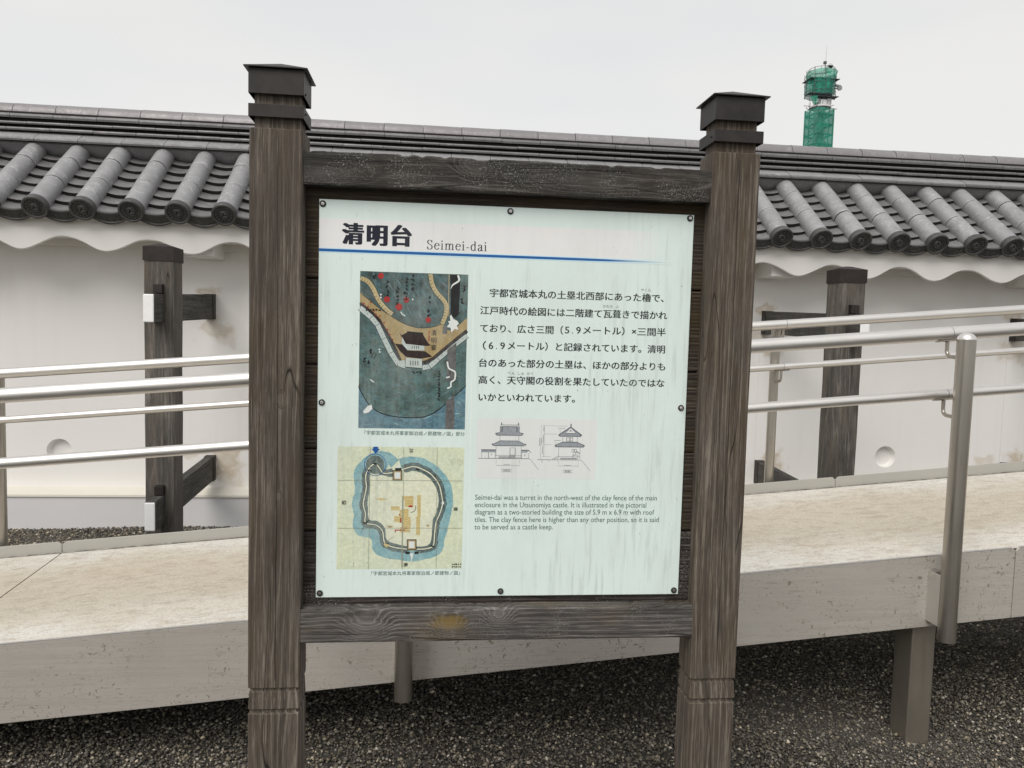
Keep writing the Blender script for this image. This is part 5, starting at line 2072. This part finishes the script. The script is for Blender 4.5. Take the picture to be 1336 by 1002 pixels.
# ---- fixings
washer_m = simple('black_rubber', (0.015, 0.015, 0.016), 0.6)
screw_m = simple('screw_steel', (0.62, 0.60, 0.58), 0.35, 0.8, 0.1)
screw_d = simple('soiled_screw', (0.16, 0.15, 0.145), 0.5, 0.5, 0.2)
for i, (bx, bz) in enumerate([(-0.246, 1.7665), (0.170, 1.7675), (0.589, 1.769), (-0.2445, 1.326), (0.5865, 1.327), (-0.245, 0.8875), (0.170, 0.8885), (0.588, 0.887)]):
    m = MB()
    m.tube([(bx, YS - 0.0001, bz), (bx, YS - 0.0022, bz), (bx, YS - 0.0034, bz)], [0.0072, 0.0070, 0.0056], 20)
    b = m.obj('washer', washer_m, sheet)
    m = MB()
    m.tube([(bx, YS - 0.0030, bz), (bx, YS - 0.0048, bz), (bx, YS - 0.0054, bz)], [0.0042, 0.0040, 0.0030], 16)
    m.box((bx - 0.0018, YS - 0.0056, bz - 0.0003), (bx + 0.0018, YS - 0.0053, bz + 0.0003), 1)
    m.obj('screw', [screw_m if bz > 1.0 else screw_d, MAT['sleeve_dark']], sheet)

# ------------------------------------------------------------------ tower far behind
def tx(u, v):
    px, py = 1020 + u / 6.68, 50 + v / 6.68
    return 73.24 + (px - 1048 - (192 - py) * 0.035) / 6.2


def tz(v):
    return 39.6 + (192 - (50 + v / 6.68)) / 6.62


TY = 150.0
tower = thing('scaffolded_tower', 'distant telecom tower wrapped in green scaffold netting beyond the roof', 'tower', (tx(310, 900), TY + 3, 0))
kn = NT('green_scaffold_net')
kn.base(kn.ramp(kn.noise(kn.coord((1, 1, 0.6), rand=False), 0.9, 4, 0.7), [(0.35, (0.004, 0.19, 0.12)), (0.65, (0.03, 0.38, 0.26))]))
kn.rough(0.7)
kn.p.inputs['Alpha'].default_value = 0.66
MAT['net'] = kn.m
kn2 = NT('green_sheeting')
kn2.base(kn2.ramp(kn2.noise(kn2.coord((1, 1, 0.3), rand=False), 1.6, 4, 0.7), [(0.35, (0.012, 0.23, 0.15)), (0.65, (0.05, 0.42, 0.28))]))
kn2.rough(0.7)
kn2.p.inputs['Alpha'].default_value = 0.75
MAT['net_light'] = kn2.m
MAT['tsteel'] = simple('tower_steel_dark', (0.10, 0.12, 0.12), 0.6, 0.2, 0.2)
MAT['twhite'] = simple('tower_white', (0.72, 0.72, 0.72), 0.5, 0, 0.05)
cx = (tx(185, 900) + tx(440, 900)) / 2
hw = 2.0
ztop = tz(620)
ANG = R(15)
ca, sa = math.cos(ANG), math.sin(ANG)
TCY = TY


def tp(a, b, z):
    """tower plan coordinates, turned a little"""
    return (cx + a * ca - b * sa, TCY + a * sa + b * ca, z)


m = MB()
for (a0, b0, a1, b1) in ((-hw, -hw, hw, -hw), (hw, -hw, hw, hw), (hw, hw, -hw, hw), (-hw, hw, -hw, -hw)):
    m.add([tp(a0, b0, 0), tp(a1, b1, 0), tp(a1, b1, ztop), tp(a0, b0, ztop)], [(0, 1, 2, 3)])
m.obj('shaft_netting', MAT['net'], tower)
m = MB()
z = 1.0
while z < ztop + 0.1:
    for (a0, b0, a1, b1) in ((-1.85, -1.85, 1.85, -1.85), (1.85, -1.85, 1.85, 1.85), (1.85, 1.85, -1.85, 1.85), (-1.85, 1.85, -1.85, -1.85)):
        m.tube([tp(a0, b0, z), tp(a1, b1, z)], 0.16, 6)
        m.tube([tp(a0, b0, z), tp(a1, b1, z + 1.95)], 0.06, 5)
    m.add([tp(-1.8, -1.8, z + .1), tp(1.8, -1.8, z + .1), tp(1.8, -.8, z + .1), tp(-1.8, -.8, z + .1)], [(0, 1, 2, 3)])
    z += 1.95
for a in (-1.85, -0.8, 0.8, 1.85):
    for b in (-1.85, 1.85):
        m.tube([tp(a, b, 0), tp(a, b, ztop + .1)], 0.11, 6)
m.obj('scaffold_frame', MAT['tsteel'], tower)
m = MB()
m.tube([tp(0, 0, 0), tp(0, 0, tz(560))], 1.1, 16)
for i in range(18):
    zz_ = ztop - 1.2 - i * 1.95
    a = 0.9 * math.sin(i * 2.1)
    m.add([tp(a - .8, -1.6, zz_ - .5), tp(a + .8, -1.6, zz_ - .5), tp(a + .8, -1.6, zz_ + .45), tp(a - .8, -1.6, zz_ + .45)], [(0, 1, 2, 3)])
m.obj('tower_core', MAT['twhite'], tower)
m = MB()
zc_ = tz(600)
m.tube([(tx(325, 600), TCY, zc_ - .12), (tx(325, 600), TCY, zc_ + .15)], 2.1, 28)
m.obj('ring_platform', MAT['twhite'], tower)
m = MB()
for i in range(14):
    a = 2 * math.pi * i / 14
    m.tube([(tx(325, 600) + 2.05 * math.cos(a), TCY + 2.05 * math.sin(a), zc_), (tx(325, 600) + 2.05 * math.cos(a), TCY + 2.05 * math.sin(a), zc_ + 1.1)], 0.04, 5)
m.tube([(tx(185, 588), TCY, tz(590)), (tx(465, 588), TCY - .5, tz(608))], 0.06, 5)
m.obj('platform_railing', MAT['tsteel'], tower)
m = MB()
m.box((tx(300, 570), TCY - 1.6, tz(592)), (tx(352, 570), TCY + 1, tz(548)))
m.box((tx(362, 570), TCY - 1.2, tz(592)), (tx(400, 570), TCY + 1, tz(530)))
m.obj('equipment_cabin', MAT['twhite'], tower, bevel=0.05)
m = MB()
for i in range(3):
    xx = tx(275 + i * 50, 520)
    m.tube([(xx, TCY - .4, tz(596)), (xx + .1, TCY - .4, tz(440))], 0.13, 8)
for i in range(7):
    xx = tx(215 + i * 38, 500)
    m.tube([(xx, TCY - 1.5 + .2 * i, tz(530)), (xx + .25, TCY - 1.5 + .2 * i, tz(488))], 0.07, 6)
m.box((tx(195, 500), TCY - 2, tz(500)), (tx(262, 500), TCY, tz(494)))
m.box((tx(262, 500), TCY - 2, tz(522)), (tx(445, 500), TCY, tz(518)))
m.box((tx(275, 380), TCY - 1.2, tz(500)), (tx(410, 380), TCY + 1, tz(372)))
m.box((tx(205, 380), TCY - 1.9, tz(371)), (tx(455, 380), TCY + 1.9, tz(367)))
m.box((tx(205, 380), TCY - 1.9, tz(438)), (tx(450, 380), TCY - 1.8, tz(432)))
for i in range(9):
    a = 2 * math.pi * i / 9 + .4
    x0_, y0_ = tx(322, 430) + 2.95 * math.cos(a), TCY + 2.95 * math.sin(a)
    m.tube([(x0_ + .1, y0_, tz(512)), (x0_ - .05, y0_, tz(300 - (i % 3) * 12))], 0.05, 5)
for v_ in (500, 470, 402, 340):
    m.tube([(tx(322, v_) + 3.0 * math.cos(2 * math.pi * i / 9 + .4), TCY + 3.0 * math.sin(2 * math.pi * i / 9 + .4), tz(v_)) for i in range(10)], 0.045, 5)
m.obj('head_frame', MAT['tsteel'], tower)


def ringbody(levels, n=8, rot_=0.3, jit=0.0, seed=1):
    rr = random.Random(seed)
    m = MB()
    vs = []
    for (uc, hw_, v) in levels:
        for i in range(n):
            a = 2 * math.pi * i / n + rot_
            j = 1 + rr.uniform(-jit, jit)
            vs.append((tx(uc, v) + hw_ * j * math.cos(a), TCY + hw_ * j * math.sin(a), tz(v) + rr.uniform(-jit, jit) * 2))
    fs = []
    for k in range(len(levels) - 1):
        for i in range(n):
            j = (i + 1) % n
            fs.append((k * n + i, k * n + j, (k + 1) * n + j, (k + 1) * n + i))
    m.add(vs, fs)
    return m


ringbody([(322, 2.85, 505), (322, 2.85, 430), (325, 2.7, 368)], 8, 0.2, 0.03, 4).obj('head_netting', MAT['net'], tower)
ringbody([(330, 2.85, 372), (334, 2.95, 350), (336, 2.95, 318), (338, 2.9, 292)], 14, 0.1, 0.05, 7).obj('top_sheeting', MAT['net_light'], tower)
m = MB()
m.add([(tx(200, 530), TCY - 2, tz(530)), (tx(262, 530), TCY - 2, tz(520)), (tx(266, 590), TCY - 1.6, tz(588)), (tx(232, 590), TCY - 1.6, tz(592)), (tx(205, 560), TCY - 1.9, tz(560))], [(0, 1, 2, 3, 4)])
m.add([(tx(262, 530), TCY - 2, tz(520)), (tx(290, 530), TCY - .6, tz(525)), (tx(285, 590), TCY - .6, tz(585)), (tx(266, 590), TCY - 1.6, tz(588))], [(0, 1, 2, 3)])
m.obj('loose_netting', MAT['net_light'], tower)
m = MB()
m.tube([(tx(470, 428), TCY - 0.4, tz(430)), (tx(472, 428), TCY - 0.7, tz(430)), (tx(474, 428), TCY - 1.0, tz(430))], [0.2, 0.5, 0.56], 18)
m.tube([(tx(440, 425), TCY, tz(425)), (tx(470, 428), TCY - 0.4, tz(430))], 0.1, 6)
m.box((tx(452, 400), TCY - .3, tz(405)), (tx(482, 400), TCY + .2, tz(392)))
m.obj('dish_antenna', simple('dull_grey_dish', (0.30, 0.33, 0.33), 0.5, 0, 0.3), tower)
m = MB()
m.tube([(tx(365, 290), TCY, tz(290)), (tx(368, 190), TCY, tz(190))], 0.09, 8)
m.tube([(tx(368, 190), TCY, tz(190)), (tx(376, 66), TCY, tz(66))], [0.10, 0.06], 6)
m.obj('mast', MAT['twhite'], tower)
m = MB()
m.box((tx(378, 250), TCY - .6, tz(288)), (tx(420, 250), TCY + .6, tz(236)))
m.tube([(tx(400, 240), TCY - .6, tz(240)), (tx(400, 240), TCY + .6, tz(240))], 0.5, 16)
m.obj('roof_cabinet', MAT['twhite'], tower)
m = MB()
m.tube([(tx(342, 290), TCY - 1, tz(290)), (tx(342, 225), TCY - 1, tz(225))], 0.07, 6)
m.box((tx(330, 225), TCY - 1.2, tz(236)), (tx(352, 225), TCY - .8, tz(214)))
for i in range(12):
    a = 2 * math.pi * i / 12
    m.tube([(tx(338, 290) + 2.5 * math.cos(a), TCY + 2.5 * math.sin(a), tz(296)), (tx(338, 290) + 2.5 * math.cos(a), TCY + 2.5 * math.sin(a), tz(272))], 0.04, 5)
m.tube([(tx(338, 272) + 2.5 * math.cos(2 * math.pi * i / 16), TCY + 2.5 * math.sin(2 * math.pi * i / 16), tz(272)) for i in range(17)], 0.045, 5)
m.obj('top_railing', MAT['tsteel'], tower)
